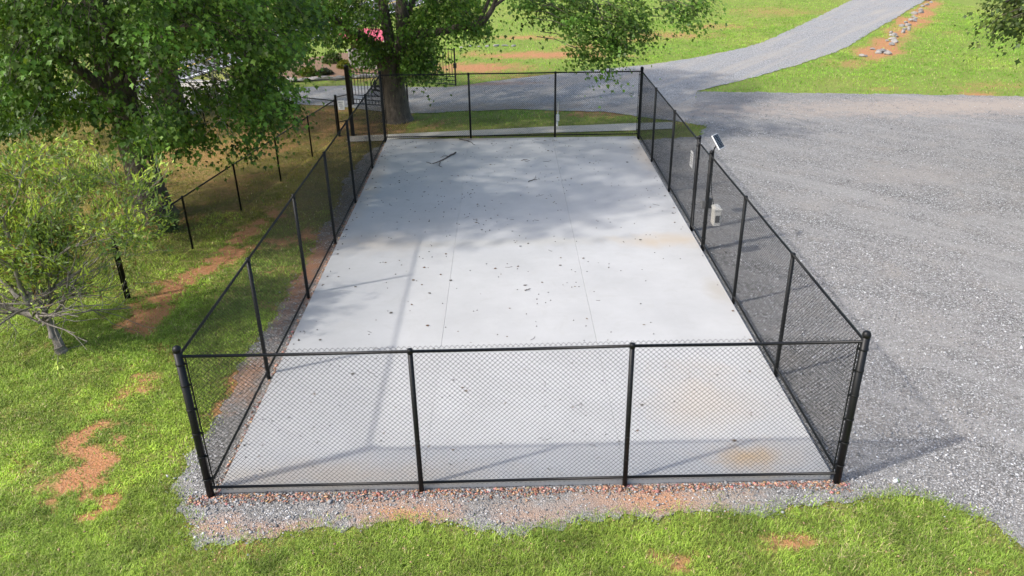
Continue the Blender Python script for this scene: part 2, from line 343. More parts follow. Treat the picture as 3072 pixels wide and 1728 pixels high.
gc, gd, gf, gyard = fields(x, y)
V = np.stack([x, y, (fbm(x, y, 1.5, 4) - .5) * .03 - .012], 1)
i = np.arange(nx * ny).reshape(ny, nx); F = np.stack([i[:-1, :-1], i[:-1, 1:], i[1:, 1:], i[1:, :-1]], -1).reshape(-1, 4)
kind(obj('ground', mesh_np('ground', V, F, np.concatenate([gc, gd[:, None]], 1), True), M['ground']), 'structure')
def sheet(name, poly, z, mat, parent=None):
    tri = tessellate_polygon([[Vector((p[0], p[1], 0)) for p in poly]])
    V = [(p[0], p[1], z) for p in poly]; F = []
    for t in tri:
        a, b, c = (Vector(V[k]) for k in t); F.append(t if (b - a).cross(c - a).z > 0 else t[::-1])
    me = bpy.data.meshes.new(name); me.from_pydata(V, [], F); me.update(); return obj(name, me, mat, parent)
kind(sheet('gravel_lot', LOT, .008, M['gravel']), 'structure')
kind(sheet('gravel_driveway', DRV, .013, M['drive']), 'structure')
# public road behind the trees, with its paint
rf = [gp(472, 139), gp(800, 40)]; rn = [gp(472, 200), gp(801, 95)]
def ext(a, b, t): return a + (b - a) * t
RD = [ext(rn[0], rn[1], -.9), ext(rn[0], rn[1], 5), ext(rf[0], rf[1], 4), ext(rf[0], rf[1], -.9)]
road = kind(sheet('road', [tuple(p[:2]) for p in RD], .02, M['road']), 'structure')
def stripe(name, a, b, wd, mat, t0=-.9, t1=4):
    d = (b - a); n = np.array([-d[1], d[0], 0]) / np.linalg.norm(d[:2]) * wd / 2; p, q = ext(a, b, t0), ext(a, b, t1)
    return sheet(name, [tuple((p + n)[:2]), tuple((p - n)[:2]), tuple((q - n)[:2]), tuple((q + n)[:2])], .025, mat, road)
stripe('edge_line', ext(rf[0], rn[0], .07), ext(rf[1], rn[1], .07), .14, M['white_line'])
stripe('edge_line', ext(rf[0], rn[0], .93), ext(rf[1], rn[1], .93), .14, M['white_line'])
for k in (.485, .515): stripe('centre_line', ext(rf[0], rn[0], k), ext(rf[1], rn[1], k), .11, M['yellow_line'])
apron = rough([tuple(gp(*p)[:2]) for p in [(400, 322), (560, 262), (700, 262), (690, 216), (600, 200), (480, 205), (330, 230), (250, 290)]], .3, .15)
kind(sheet('driveway_apron', apron, .017, M['walk']), 'structure')
# concrete pad: three long pours between saw cuts
xs = [.13, 3.09, 6.07, 9.07]
pad = bpy.data.objects.new('concrete_pad', None); C.objects.link(pad); kind(pad, 'structure')
def yb(x): return 18.95 - (x - .12) * .03
for k in range(3):
    x0, x1 = xs[k] + .0016, xs[k + 1] - .0016
    vs = [(x0, .07, 0), (x1, .07, 0), (x1, yb(x1), 0), (x0, yb(x0), 0)]; vs += [(a, b, .12) for a, b, _ in vs]
    MB().add(vs, [(3, 2, 1, 0), (4, 5, 6, 7), (0, 1, 5, 4), (1, 2, 6, 5), (2, 3, 7, 6), (3, 0, 4, 7)]).build('slab_panel', M['slab'], pad, .004)
MB().box((4.6, 9.45, .055), (8.9, 18.6, .1)).build('slab_base', M['slab'], pad)
walkp = rough([tuple(gp(*p)[:2]) for p in [(872, 358), (960, 355), (1000, 350), (1183, 343), (1395, 335), (1600, 329), (1692, 325), (1692, 308), (1600, 311), (1395, 319), (1183, 329), (1000, 338), (880, 344)]], .3, .02)
kind(sheet('footpath', walkp, .022, M['walk']), 'structure')
bed = rough([tuple(gp(*p)[:2]) for p in [(690, 200), (800, 198), (880, 190), (985, 185), (1040, 160), (960, 140), (860, 133), (760, 150), (700, 175)]], .3, .2)
kind(sheet('mulch_bed', bed, .016, M['mulch']), 'structure')

# ------------------------------------------------------------------ grass, stones (what nobody could count)
def scatter(n, x0, x1, y0, y1): return RNG.uniform(x0, x1, n), RNG.uniform(y0, y1, n)
APR, BEDP, RDP = apron, bed, [tuple(p[:2]) for p in RD]
def grass_ok(x, y):
    ok = ~inpoly(x, y, LOT) & ~inpoly(x, y, DRV) & ~inpoly(x, y, PAD) & ~inpoly(x, y, walkp) & ~inpoly(x, y, APR) & ~inpoly(x, y, BEDP) & ~inpoly(x, y, RDP)
    return ok
def blades(name, areas, label):
    Vs, Fs, Cs = [], [], []; off = 0
    for (n, x0, x1, y0, y1, hh, ww, flat, sd) in areas:
        x, y = scatter(n, x0, x1, y0, y1); P = topx(np.stack([x, y, 0 * x], 1)); vis = (P[:, 0] > -60) & (P[:, 0] < 2640) & (P[:, 1] > -40) & (P[:, 1] < 1540)
        x, y = x[vis], y[vis]
        ed = RNG.normal(0, .12, (2, len(x))); m = grass_ok(x + ed[0], y + ed[1]); x, y = x[m], y[m]
        c, d, far, yard = fields(x, y); dn = d + (fbm(x, y, 9, 31) - .5) * .9
        keep = (RNG.uniform(0, 1, len(x)) > np.clip((dn - .2) * 1.45, 0, .93)) & (RNG.uniform(0, 1, len(x)) < np.clip(-.12 + 2.1 * fbm(x, y, 1.3, 21) * (.2 + 1.3 * fbm(x, y, 5, 22)), .06, 1)) & (RNG.uniform(0, 1, len(x)) > yard * .5)
        x, y, c = x[keep], y[keep], c[keep]; n = len(x)
        a = RNG.uniform(0, 2 * math.pi, n); h = hh * RNG.uniform(.45, 1.15, n) * (.55 + .9 * fbm(x, y, .9, 41)); wd = ww * RNG.uniform(.7, 1.3, n)
        le = flat * RNG.uniform(.3, 1.2, n) * h; dx, dy = np.cos(a), np.sin(a); z0 = np.full(n, -.012)
        b0 = np.stack([x - dy * wd / 2, y + dx * wd / 2, z0], 1); b1 = np.stack([x + dy * wd / 2, y - dx * wd / 2, z0], 1)
        mx, my, mz = x + dx * le * .45, y + dy * le * .45, h * .72
        m0 = np.stack([mx - dy * wd * .42, my + dx * wd * .42, mz], 1); m1 = np.stack([mx + dy * wd * .42, my - dx * wd * .42, mz], 1)
        t = np.stack([x + dx * le * 1.25, y + dy * le * 1.25, h * .92], 1)
        V = np.stack([b0, b1, m0, m1, t], 1).reshape(-1, 3); k = off + np.arange(n)[:, None] * 5
        Fs.append(np.concatenate([k + [0, 1, 3], k + [0, 3, 2], k + [2, 3, 4]])); Vs.append(V); off += len(V)
        br = (RNG.uniform(.65, 1.4, n) * (.5 + .7 * fbm(x, y, 1.8, 51)) * (.55 + .9 * fbm(x, y, 6, 52)) * 1.18)[:, None]
        lime = np.clip((fbm(x, y, .8, 61) - .42) * 4, 0, 1)[:, None] * sd
        col = (c * (1 - lime) + np.array([.45, .52, .09]) * lime) * br * np.array([.95, 1.1, .85])
        st = (RNG.uniform(0, 1, n) < .04 + .35 * np.clip(fbm(x, y, 1.1, 88) - .5, 0, 1))[:, None]; col = np.where(st, np.array([.5, .42, .22]) * br, col)
        Cs.append(np.repeat(col, 5, 0))
    o = obj(name, mesh_np(name, np.concatenate(Vs), np.concatenate(Fs), np.concatenate(Cs)), M['grass']); kind(o, 'stuff'); o['label'] = label; o['category'] = 'grass'
blades('grass', [(260000, -3.2, 12.5, -3.0, .2, .062, .0068, 1.3, .35), (140000, -8.5, -.4, -2.2, 6.5, .045, .0075, 1.35, .6), (170000, -8.5, -.4, -1.5, 6.5, .026, .015, 1.8, 1.), (60000, -9, -.3, 6.5, 12, .04, .016, 1.5, .7),
                 (110000, -14, .5, 10, 25, .05, .014, 1.4, .1), (20000, -1, 12, 18.9, 23.5, .06, .012, 1.1, 0.)], 'green lawn grass with clover round the pad')
blades('field_grass', [(120000, 10, 45, 22, 50, .06, .016, 1.3, .35), (120000, -1, 40, 28, 68, .065, .02, 1.3, .35), (12000, -20, 2, 28, 70, .08, .03, 1.1, .3)], 'bright green mown grass beyond the driveway')
def chips(name, x, y, size, colf, z, label, cat, flat=.6):
    n = len(x); base = np.array([[1, 0, 0], [0, 1, 0], [-1, 0, 0], [0, -1, 0], [0, 0, 1], [0, 0, -1]], float)
    V = np.repeat(base[None], n, 0) * RNG.uniform(.55, 1.15, (n, 6, 1)) * np.array([1, 1, flat]); a = RNG.uniform(0, 6.28, n); ca, sa = np.cos(a)[:, None], np.sin(a)[:, None]
    V = np.stack([V[..., 0] * ca - V[..., 1] * sa, V[..., 0] * sa + V[..., 1] * ca * .75, V[..., 2]], -1) * size[:, None, None]
    tl = RNG.normal(0, .3, (n, 2)); V[..., 2] += V[..., 0] * tl[:, :1] + V[..., 1] * tl[:, 1:]
    V += np.stack([x, y, z + size * .25], 1)[:, None]
    f = np.array([[0, 1, 4], [1, 2, 4], [2, 3, 4], [3, 0, 4], [1, 0, 5], [2, 1, 5], [3, 2, 5], [0, 3, 5]]); F = (np.arange(n)[:, None, None] * 6 + f[None]).reshape(-1, 3)
    o = obj(name, mesh_np(name, V.reshape(-1, 3), F, np.repeat(colf, 6, 0)), M['chips']); kind(o, 'stuff'); o['label'] = label; o['category'] = cat
def greys(n, lo=.13, hi=.44, white=.08):
    g = RNG.uniform(lo, hi, n)[:, None] * np.array([1, .985, .98]); wt = RNG.uniform(0, 1, n) < white; g[wt] = RNG.uniform(.5, .72, (wt.sum(), 1)); return g
# loose stones on the gravel, thicker near the pad
x1, y1 = scatter(70000, 8.9, 15, -4, 9); x2, y2 = scatter(26000, 9, 26, 8, 25); x3, y3 = scatter(16000, -1.3, 12.5, -1.3, .1); x4, y4 = scatter(12000, -1.3, .1, 0, 17)
x = np.concatenate([x1, x2, x3, x4]); y = np.concatenate([y1, y2, y3, y4]); jx, jy = RNG.normal(0, .11, (2, len(x)))
P = topx(np.stack([x, y, 0 * x], 1)); ok = inpoly(x + jx, y + jy, LOT) & ~inpoly(x, y, PAD) & (P[:, 0] > -30) & (P[:, 0] < 2620) & (P[:, 1] < 1480) & (fbm(x, y, .8, 71) + RNG.uniform(-.2, .2, len(x)) > .42)
x, y = x[ok], y[ok]; sz = RNG.gamma(3, .0034, len(x)) + .004
chips('loose_gravel', x, y, sz, greys(len(x)), .008, 'loose grey and white stones over the gravel lot', 'gravel')
# rusty stone chips and dead leaves along the front and left foot of the pad
n = 3600; x = RNG.uniform(-.3, 9.3, n); y = .02 - np.abs(RNG.normal(0, .06 + .16 * np.clip(fbm(x, 0 * x, 1.1, 77) - .3, 0, 1), n)); lx = .1 - np.abs(RNG.normal(0, .05, 1600)); ly = RNG.uniform(0, 18.6, 1600)
x = np.concatenate([x, lx]); y = np.concatenate([y, ly]); n = len(x); cc = np.array([[.37, .21, .145]]) * RNG.uniform(.5, 1.6, (n, 1)) * (1 + RNG.normal(0, .12, (n, 3))); gy_ = RNG.uniform(0, 1, n) < .3; cc[gy_] = RNG.uniform(.15, .4, (gy_.sum(), 1))
chips('rusty_chippings', x, y, RNG.gamma(4, .0042, n) + .004, np.clip(cc, .02, .7), .012, 'rusty brown stone chips and leaves along the foot of the pad', 'chippings', .35)

# tan leaves dropped on the front grass
n = 230; x = RNG.uniform(-2.5, 11.5, n); y = RNG.uniform(-2.2, -.4, n); ok = ~inpoly(x, y, LOT); x, y = x[ok], y[ok]; n = len(x)
chips('dropped_leaves', x, y, RNG.uniform(.012, .03, n), np.array([[.42, .27, .16]]) * RNG.uniform(.5, 1.5, (n, 1)), .035, 'dry tan leaves dropped on the front grass', 'leaves', .2)

# ------------------------------------------------------------------ chain link
PITCH = .0725
def chainlink(L, z0, z1, r=.0020, name='chain_link_mesh'):
    n = int(round(2 * L / PITCH)); p = L / n; m = int(round((z1 - z0) / (PITCH / 2))); zz = np.linspace(z0, z1, m + 1)
    i = np.arange(n)[:, None]; k = np.arange(m + 1)[None]; s = np.where((i + k) % 2 == 0, 1., -1.)
    cx = (i + .5) * p + s * p * .5; cy = s * .0035; cx = np.clip(cx, .004, L - .004)
    tri = [(-r * 1.25, -r * .7), (r * 1.25, -r * .7), (0, r * 1.2)]
    V = np.stack([np.stack([cx + a, cy + b, np.broadcast_to(zz, cx.shape)], -1) for a, b in tri], 2)          # n, m+1, 3, 3
    idx = np.arange(n * (m + 1) * 3).reshape(n, m + 1, 3); F = []
    for a in range(3):
        b = (a + 1) % 3; F.append(np.stack([idx[:, :-1, a], idx[:, :-1, b], idx[:, 1:, b], idx[:, 1:, a]], -1).reshape(-1, 4))
    return mesh_np(name, V.reshape(-1, 3), np.concatenate(F))
def place_panel(me, L0, a, b, parent, lift=0):
    a = Vector(a); b = Vector(b); o = obj('chain_link_mesh', me, M['wire'], parent); d = b - a; o.location = (a.x, a.y, lift); o.rotation_euler[2] = math.atan2(d.y, d.x); o.scale = (d.length / L0, 1, 1); kind(o, 'stuff'); return o
def post_prof(r, h): return [(r, 0), (r, h - r * .9), (r * 1.09, h - r * .88), (r * 1.09, h - r * .35), (r * .8, h - r * .02), (r * .35, h + r * .16)]
def dome_post(name, parent, p, r, h, mat=None):
    o = MB().lathe((0, 0, 0), [(r, -.05), (r, h - r)], 16).build(name, mat or M['black'], parent); o.location = (p[0], p[1], 0)
    c = MB().lathe((0, 0, 0), [(r * 1.1, h - r * 1.3), (r * 1.1, h - r * .6), (r * .95, h - r * .1), (r * .55, h + r * .25), (r * .12, h + r * .38)], 16).build('post_cap', mat or M['black'], o)
    return o
fence = thing('chain_link_fence', 'tall black chain link fence standing round the concrete pad', 'fence')
HF = 2.44; TR = 2.375; BR = .175
A = [(0, 0), (3.07, 0), (6.04, .02), (9.14, 0)]
B = [(9.14, 0), (9.14, 2.88), (9.14, 5.74), (9.14, 8.58), (9.15, 9.88), (9.16, 12.95), (9.17, 15.95), (9.18, 18.8)]
D = [(9.18, 18.8), (6.18, 18.89), (3.15, 18.97), (.06, 19.05)]
E_ = [(.06, 19.05), (.05, 15.85), (.04, 12.55), (.03, 9.5), (.02, 6.42), (.01, 3.17), (0, 0)]
CORN = {(0, 0), (9.14, 0), (9.18, 18.8), (.06, 19.05)}; GATE = {(9.14, 8.58), (9.15, 9.88)}
chain0 = chainlink(3.05, .1, HF); chain1 = chainlink(3.05, .1, HF, .0024); done = set()
for run in (A, B, D, E_):
    for a, b in zip(run[:-1], run[1:]):
        for p in (a, b):
            if p in done: continue
            done.add(p)
            if p in CORN or p in GATE:
                po = dome_post('post', fence, p, .053 if p in CORN else .047, 2.52 if p in CORN else 2.5)
                for zb in (.32, .72, 1.12, 1.52, 1.92, 2.25): MB().lathe((0, 0, zb), [(.057, 0), (.0605, .004), (.0605, .022), (.057, .026)], 14).build('brace_band', M['black'], po)
            else:
                o = MB().lathe((0, 0, 0), [(.036, -.05), (.036, TR + .005)], 12).build('post', M['black'], fence); o.location = (p[0], p[1], 0); o.rotation_euler = (random.gauss(0, .0035), random.gauss(0, .0035), 0)
                for zb in (.5, .9, 1.3, 1.7, 2.1): MB().lathe((0, 0, zb), [(.037, 0), (.04, .002), (.04, .006), (.037, .008)], 10).build('tie_wire', M['wire'], o)
                MB().lathe((0, 0, 0), [(.041, TR - .03), (.041, TR + .02), (.034, TR + .036), (.012, TR + .042)], 12).build('post_cap', M['black'], o)
        if a in GATE and b in GATE: continue
        d = (Vector(b) - Vector(a)).normalized(); nv = Vector((d.y, -d.x)) * .034                # fabric outside the posts
        for nm, z, r in (('top_rail', TR, .0215), ('bottom_rail', BR, .02)):
            MB().tube([(a[0], a[1], z), ((a[0] + b[0]) / 2, (a[1] + b[1]) / 2, z - (.006 if nm == 'top_rail' else .0)), (b[0], b[1], z)], r, 10).build(nm, M['black'], fence)
        place_panel(chain1 if run in (A, D) else chain0, 3.05, Vector(a) - nv * (0.9 if run is not A else .8), Vector(b) - nv * (0.9 if run is not A else .8), fence)
        for p, s in ((a, 1), (b, -1)):
            if p in CORN or p in GATE:
                q = Vector(p) + d * s * .085; MB().box((q.x, q.y, 1.28), (.018, .007, 2.22), math.atan2(d.y, d.x)).build('tension_bar', M['black'], fence)
                for zb in (.32, .72, 1.12, 1.52, 1.92, 2.25): MB().box((q.x - d.x * s * .03, q.y - d.y * s * .03, zb + .013), (.085, .024, .022), math.atan2(d.y, d.x)).build('tension_clip', M['black'], fence)
# walk gate in the right-hand run
gt = thing('walk_gate', 'narrow black chain link gate between two capped posts', 'gate', (9.145, 9.23, 0))
y0, y1 = -.585, .585
for yy in (y0, y1): MB().tube([(0, yy, .14), (0, yy, 2.36)], .021, 10).build('gate_stile', M['black'], gt)
for zz in (.16, 2.35): MB().tube([(0, y0, zz), (0, y1, zz)], .02, 10).build('gate_rail', M['black'], gt)
me = chainlink(1.17, .14, 2.37); o = obj('chain_link_mesh', me, M['wire'], gt); o.location = (0.004, y0, 0); o.rotation_euler[2] = math.pi / 2; kind(o, 'stuff')
for zz in (.4, 2.1):
    MB().box((0, .63, zz), (.05, .12, .05)).build('hinge', M['black'], gt, .006)
lk = MB().box((-.06, -.6, 1.2), (.13, .16, .2)).build('lock_case', M['grey'], gt, .012)
MB().tube([(-.12, -.58, 1.24), (-.2, -.58, 1.22), (-.22, -.46, 1.21)], .014, 8).build('lever_handle', M['grey'], lk)
MB().box((.09, -.56, 1.2), (.08, .13, .24)).build('push_bar_case', M['grey'], gt, .012)
# solar panel on the gate post
sp = thing('solar_panel', 'small white framed solar panel on the gate post', 'solar panel', (9.18, 8.5, 2.48))
MB().tube([(-.03, .06, -.03), (.0, .03, .08), (.05, .0, .2)], .014, 8).build('mount_arm', M['black'], sp)
nrm = Vector((.62, -.5, .6)).normalized(); lax = Vector((.42, -.35, -.8)); lax = (lax - nrm * lax.dot(nrm)).normalized(); wax = nrm.cross(lax)
rot = Matrix((lax, wax, nrm)).transposed()
ctr = Vector((.06, 0.0, .26))
fr = MB().box(ctr, (.36, .27, .028), rot=rot).build('panel_frame', M['white'], sp, .004)
MB().box(ctr + rot @ Vector((0, 0, .0155)), (.33, .24, .004), rot=rot).build('solar_cells', M['cell'], sp)
for k in range(-4, 5): MB().box(ctr + rot @ Vector((k * .036, 0, .0185)), (.003, .235, .002), rot=rot).build('cell_line', M['grid'], sp)
for k in (-.06, .06): MB().box(ctr + rot @ Vector((0, k, .0192)), (.325, .003, .002), rot=rot).build('cell_line', M['grid'], sp)
# control box on the outside of the mesh
cb = thing('control_box', 'weathered white control box fixed to the mesh beside the gate', 'electric box', (9.28, 8.2, 1.0))
MB().box((0, 0, .04), (.16, .28, .4)).build('case', M['offwhite'], cb, .015)
MB().box((.0, -.145, .02), (.1, .02, .17)).build('keypad', M['grey'], cb, .004)
MB().add([(-.1, -.16, .242), (.11, -.16, .242), (.11, .16, .242), (-.1, .16, .242), (-.05, -.12, .3), (.05, -.12, .3), (.05, .12, .3), (-.05, .12, .3)],
         [(3, 2, 1, 0), (4, 5, 6, 7), (0, 1, 5, 4), (1, 2, 6, 5), (2, 3, 7, 6), (3, 0, 4, 7)]).build('lid', M['offwhite'], cb, .006)
MB().tube([(-.05, .1, .28), (-.09, .2, .5), (-.1, .3, .75), (-.1, .32, 1.2), (-.1, .34, 1.6)], .008, 6).build('cable', M['black'], cb)
sg = thing('notice_board', 'white notice plate hung on the mesh beyond the gate', 'sign', (9.2, 10.69, 1.67))
MB().box((0, 0, 0), (.006, .3, .42)).build('plate', M['paper'], sg, .002)
for zz, ww in ((.13, .2), (.06, .22), (0, .18), (-.06, .22), (-.12, .14)): MB().box((-.0045, 0, zz), (.002, ww, .018)).build('print_line', M['grey'], sg)
tg = gy(1588, 235, 18.84); pl = thing('fence_tag', 'small white plastic tag wired to the back fence', 'tag', tuple(tg))
MB().lathe((0, 0, 0), [(.001, -.004), (.1, -.004), (.1, .004), (.001, .004)], 8).build('plate', M['paper'], pl).rotation_euler = (R(90), 0, 0)
MB().box((0, -.008, .01), (.09, .002, .03)).build('print_block', M['grey'], pl)

# ------------------------------------------------------------------ the lower yard fences on the left
def low_fence(label, pts, h, heavy=(), r=.026):
    f = thing('yard_fence', label, 'fence', (pts[0][0], pts[0][1], 0)); ox, oy = pts[0]
    for k, p in enumerate(pts):
        rr = .045 if k in heavy else r; hh = h + (.12 if k in heavy else 0)
        o = MB().lathe((0, 0, 0), [(rr, -.05), (rr, hh), (rr * 1.15, hh + .004), (rr * 1.1, hh + .03), (rr * .5, hh + .05)], 10).build('post', M['black'], f); o.location = (p[0] - ox, p[1] - oy, 0)
    me0 = chainlink(2.9, .04, h + .02, .0021)
    for a, b in zip(pts[:-1], pts[1:]):
        a = Vector(a) - Vector((ox, oy)); b = Vector(b) - Vector((ox, oy))
        MB().tube([(a.x, a.y, h), (b.x, b.y, h)], .02, 8).build('top_rail', M['black'], f); place_panel(me0, 2.9, a, b, f)
    return f
low_fence('low black chain link fence on thin posts, running past the maple trunk', [(-3.98, 6.6), (-3.55, 9.4), (-3.12, 12.1), (-2.66, 14.75), (-2.24, 17.4), (-1.78, 20.0)], 1.36, (0, 5), .028)
low_fence('low black fence crossing the yard towards the leaning tree', [(-4.05, 6.62), (-6.9, 8.1), (-9.8, 9.6), (-12.7, 11.1)], 1.3)
low_fence('low black fence along the near edge of the drive', [(-1.86, 20.08), (-4.7, 21.5), (-7.6, 22.4), (-10.5, 23.2)], 1.3, (1,))
low_fence('low black fence from the iron gate along the kerb', [(-2.3, 25.0), (-5.0, 24.4), (-7.7, 24.6), (-10.4, 24.9)], 1.15)
tp = thing('gate_post', 'tall thick black steel post at the end of the low fence', 'post', (-1.3, 20.1, 0))
MB().lathe((0, 0, 0), [(.075, -.05), (.075, 2.5), (.085, 2.505), (.085, 2.53), (.06, 2.56)], 16).build('shaft', M['black2'], tp)
for zz in (.6, 1.52): MB().tube([(0, 0, zz), (-.46, -.1, zz - .08)], .018, 8).build('fence_arm', M['black2'], tp)
ns = thing('paper_notice', 'white paper notice tied to the low fence corner post', 'sign', (-1.6, 19.98, 1.15))
MB().box((0, 0, 0), (.24, .006, .34)).build('sheet', M['paper'], ns)
for k, (zz, ww) in enumerate(((.11, .16), (.04, .12), (-.03, .16), (-.1, .1))): MB().box((0, -.0045, zz), (ww, .002, .02)).build('print_line', M['grey'], ns)

# ------------------------------------------------------------------ iron driveway gate, two leaves standing open
def iron_leaf(label, a, b, h0, h1, bow):
    a = Vector(a); b = Vector(b); d = b - a; L = d.length; g = thing('iron_gate', label, 'gate', (a.x, a.y, 0), math.atan2(d.y, d.x), 'iron driveway gate leaves')
    def top(t): return h0 + (h1 - h0) * t - bow * math.sin(math.pi * t) 
    for xx, hh, r in ((0, h0 + .06, .035), (L, h1 + .1, .035)): MB().box((xx, 0, hh / 2 + .03), (r * 1.6, r * 1.6, hh)).build('stile', M['black2'], g)
    MB().tube([(L * k / 12, 0, top(k / 12)) for k in range(13)], .02, 6).build('top_rail', M['black2'], g)
    for zz in (.08, .26, .44): MB().box((L / 2, 0, zz), (L, .035, .03)).build('cross_rail', M['black2'], g)
    nb = 17; cx, cz, cr = L * .52, .86, .42
    for k in range(1, nb):
        xx = L * k / nb; t = top(k / nb); dx = abs(xx - cx)
        if dx < cr:
            q = math.sqrt(cr * cr - dx * dx)
            MB().tube([(xx, 0, cz + q), (xx, 0, t + .07)], .013, 6).build('bar', M['black2'], g)
            if cz - q > .44: MB().tube([(xx, 0, .44), (xx, 0, cz - q)], .013, 6).build('bar', M['black2'], g)
        else: MB().tube([(xx, 0, .44), (xx, 0, t + .07)], .013, 6).build('bar', M['black2'], g)
        MB().tube([(xx, 0, .09), (xx, 0, .26)], .013, 6).build('bar', M['black2'], g)
        if k % 3 == 0: MB().tube([(xx, 0, .26), (xx, 0, .44)], .013, 6).build('bar', M['black2'], g)
    ring = MB().tube([(cx + cr * math.cos(2 * math.pi * k / 24), 0, cz + cr * math.sin(2 * math.pi * k / 24)) for k in range(25)], .022, 6).build('ring', M['black2'], g)
    # cut-steel landscape inside the ring: a ground line, a low hill and two tree shapes
    for pts in ([(-.4, -.12), (.4, -.12), (.36, -.2), (.1, -.24), (-.2, -.2), (-.36, -.2)], [(-.36, -.02), (-.1, .08), (.15, .02), (.38, .04), (.38, -.0), (.1, -.03), (-.3, -.05)],
                [(-.3, -.12), (-.17, -.12), (-.2, .05), (-.13, .12), (-.235, .3), (-.33, .12), (-.27, .05)]):
        n = len(pts); vs = [(cx + u, yy, cz + v) for yy in (-.006, .006) for u, v in pts]
        MB().add(vs, [tuple(range(n)), tuple(range(2 * n - 1, n - 1, -1))] + [(k, n + k, n + (k + 1) % n, (k + 1) % n) for k in range(n)]).build('cutout', M['black2'], ring)
    return g
iron_leaf('black iron gate leaf with ring panel, hung on a post behind the maple', (-2.1, 25.05), (.35, 24.1), 1.42, 1.72, .16)
g2 = iron_leaf('black iron gate leaf with ring panel, across the drive beside red clay bank', (2.12, 28.5), (-.3, 29.55), 1.66, 1.42, -.12)
MB().box((.0, .0, .95), (.12, .14, .22)).build('latch_box', M['black2'], g2, .01)
tp = thing('iron_gate_post', 'short square black post carrying the open iron gate leaf', 'post', (-2.22, 25.1, 0))
MB().box((0, 0, .8), (.13, .13, 1.7)).build('shaft', M['black2'], tp, .006); MB().box((0, 0, 1.665), (.16, .16, .03)).build('cap', M['black2'], tp, .006)
for zz in (.35, 1.25): MB().box((.09, -.02, zz), (.1, .04, .05)).build('hinge', M['black2'], tp)

# ------------------------------------------------------------------ hydrant on the back grass
q = gp(1401, 318); hy = thing('garden_tap', 'white standpipe tap with a box, on the grass behind the pad', 'tap', tuple(q))
MB().tube([(0, 0, 0), (0, 0, .34)], .045, 10).build('sleeve', M['white'], hy); MB().box((0, 0, .33), (.17, .12, .24)).build('valve_box', M['white'], hy, .012)
MB().tube([(.03, 0, .44), (.055, 0, .95)], .017, 8).build('riser', M['white'], hy); MB().tube([(-.06, -.05, .3), (-.1, -.12, .28), (-.1, -.13, .2)], .015, 8).build('spout', M['grey'], hy)

# ------------------------------------------------------------------ sign shelter with red roof, bed stones, shrubs
k0 = gp(880, 172); ks = thing('sign_shelter', 'stone based sign shelter with a red metal roof behind the iron gate', 'shelter', (k0[0], k0[1], 0), R(-18))
bs = MB().box((.95, .3, .45), (1.9, .6, .9)).build('stone_base', M['stone'], ks, .03)
MB().box((.95, .3, .93), (2.0, .7, .07)).build('coping', M['trim'], ks, .015)
ys = random.Random(4)
for row in range(5):
    xx = 0
    while xx < 1.88:
        ww = min(ys.uniform(.22, .45), 1.9 - xx); MB().box((xx + ww / 2, -.006, .09 + row * .18), (ww - .018, .05, .165)).build('stone', M['stone'], bs, .012); xx += ww
    for yy in (0.02, .32): MB().box((-.006, yy + .14, .09 + row * .18), (.05, .27, .165)).build('stone', M['stone'], bs, .012)
for xx in (.12, 1.78): MB().box((xx, .3, 1.23), (.12, .12, .6)).build('timber_post', M['wood'], ks, .006)
MB().box((.95, .3, 1.2), (1.5, .05, .4)).build('sign_board', M['wood'], ks, .006)
rfm = MB().add([(-.35, -.35, 1.5), (2.25, -.35, 1.5), (2.25, .3, 1.98), (-.35, .3, 1.98), (-.35, .95, 1.5), (2.25, .95, 1.5), (-.35, -.35, 1.53), (2.25, -.35, 1.53), (2.25, .3, 2.01), (-.35, .3, 2.01), (-.35, .95, 1.53), (2.25, .95, 1.53)],
     [(0, 3, 2, 1), (3, 4, 5, 2), (6, 7, 8, 9), (9, 8, 11, 10), (0, 1, 7, 6), (4, 10, 11, 5), (0, 6, 9, 3), (3, 9, 10, 4), (1, 2, 8, 7), (2, 5, 11, 8)]).build('roof', M['redroof'], ks)
for k in range(14):
    xx = -.32 + k * .195
    MB().tube([(xx, -.35, 1.54), (xx, .3, 2.02), (xx, .95, 1.54)], .014, 5).build('roof_rib', M['redroof'], rfm)
for xx in (-.36, 2.26): MB().add([(xx, -.35, 1.38), (xx, .3, 1.86), (xx, .95, 1.38), (xx, .95, 1.5), (xx, .3, 1.98), (xx, -.35, 1.5)] + [(xx + .02, a, b) for a, b in ((-.35, 1.38), (.3, 1.86), (.95, 1.38), (.95, 1.5), (.3, 1.98), (-.35, 1.5))],
     [(0, 1, 4, 5), (1, 2, 3, 4), (6, 11, 10, 7), (7, 10, 9, 8), (0, 6, 7, 1), (1, 7, 8, 2), (5, 4, 10, 11), (4, 3, 9, 10), (0, 5, 11, 6), (2, 8, 9, 3)]).build('fascia', M['trim'], rfm)
def rock_mesh(seed, sub=2):
    import bmesh
    rr = random.Random(seed); bm = bmesh.new(); bmesh.ops.create_icosphere(bm, subdivisions=sub, radius=1)
    pl = [(Vector((rr.gauss(0, 1), rr.gauss(0, 1), rr.gauss(0, .8))).normalized(), rr.uniform(.5, .85)) for _ in range(9)]
    for v in bm.verts:
        for n, d in pl:
            e = v.co.dot(n) - d
            if e > 0: v.co -= n * e
        v.co *= 1 + rr.uniform(-.03, .03)
    me = bpy.data.meshes.new('rock'); bm.to_mesh(me); bm.free(); return me
rocks = [rock_mesh(s) for s in range(6)]
def rock(name, p, s, label, cat, group, rz):
    o = obj(name, random.choice(rocks), M['stone']); o.location = p; o.scale = s; o.rotation_euler[2] = rz; return tag(o, label, cat, group)
rr = random.Random(3)
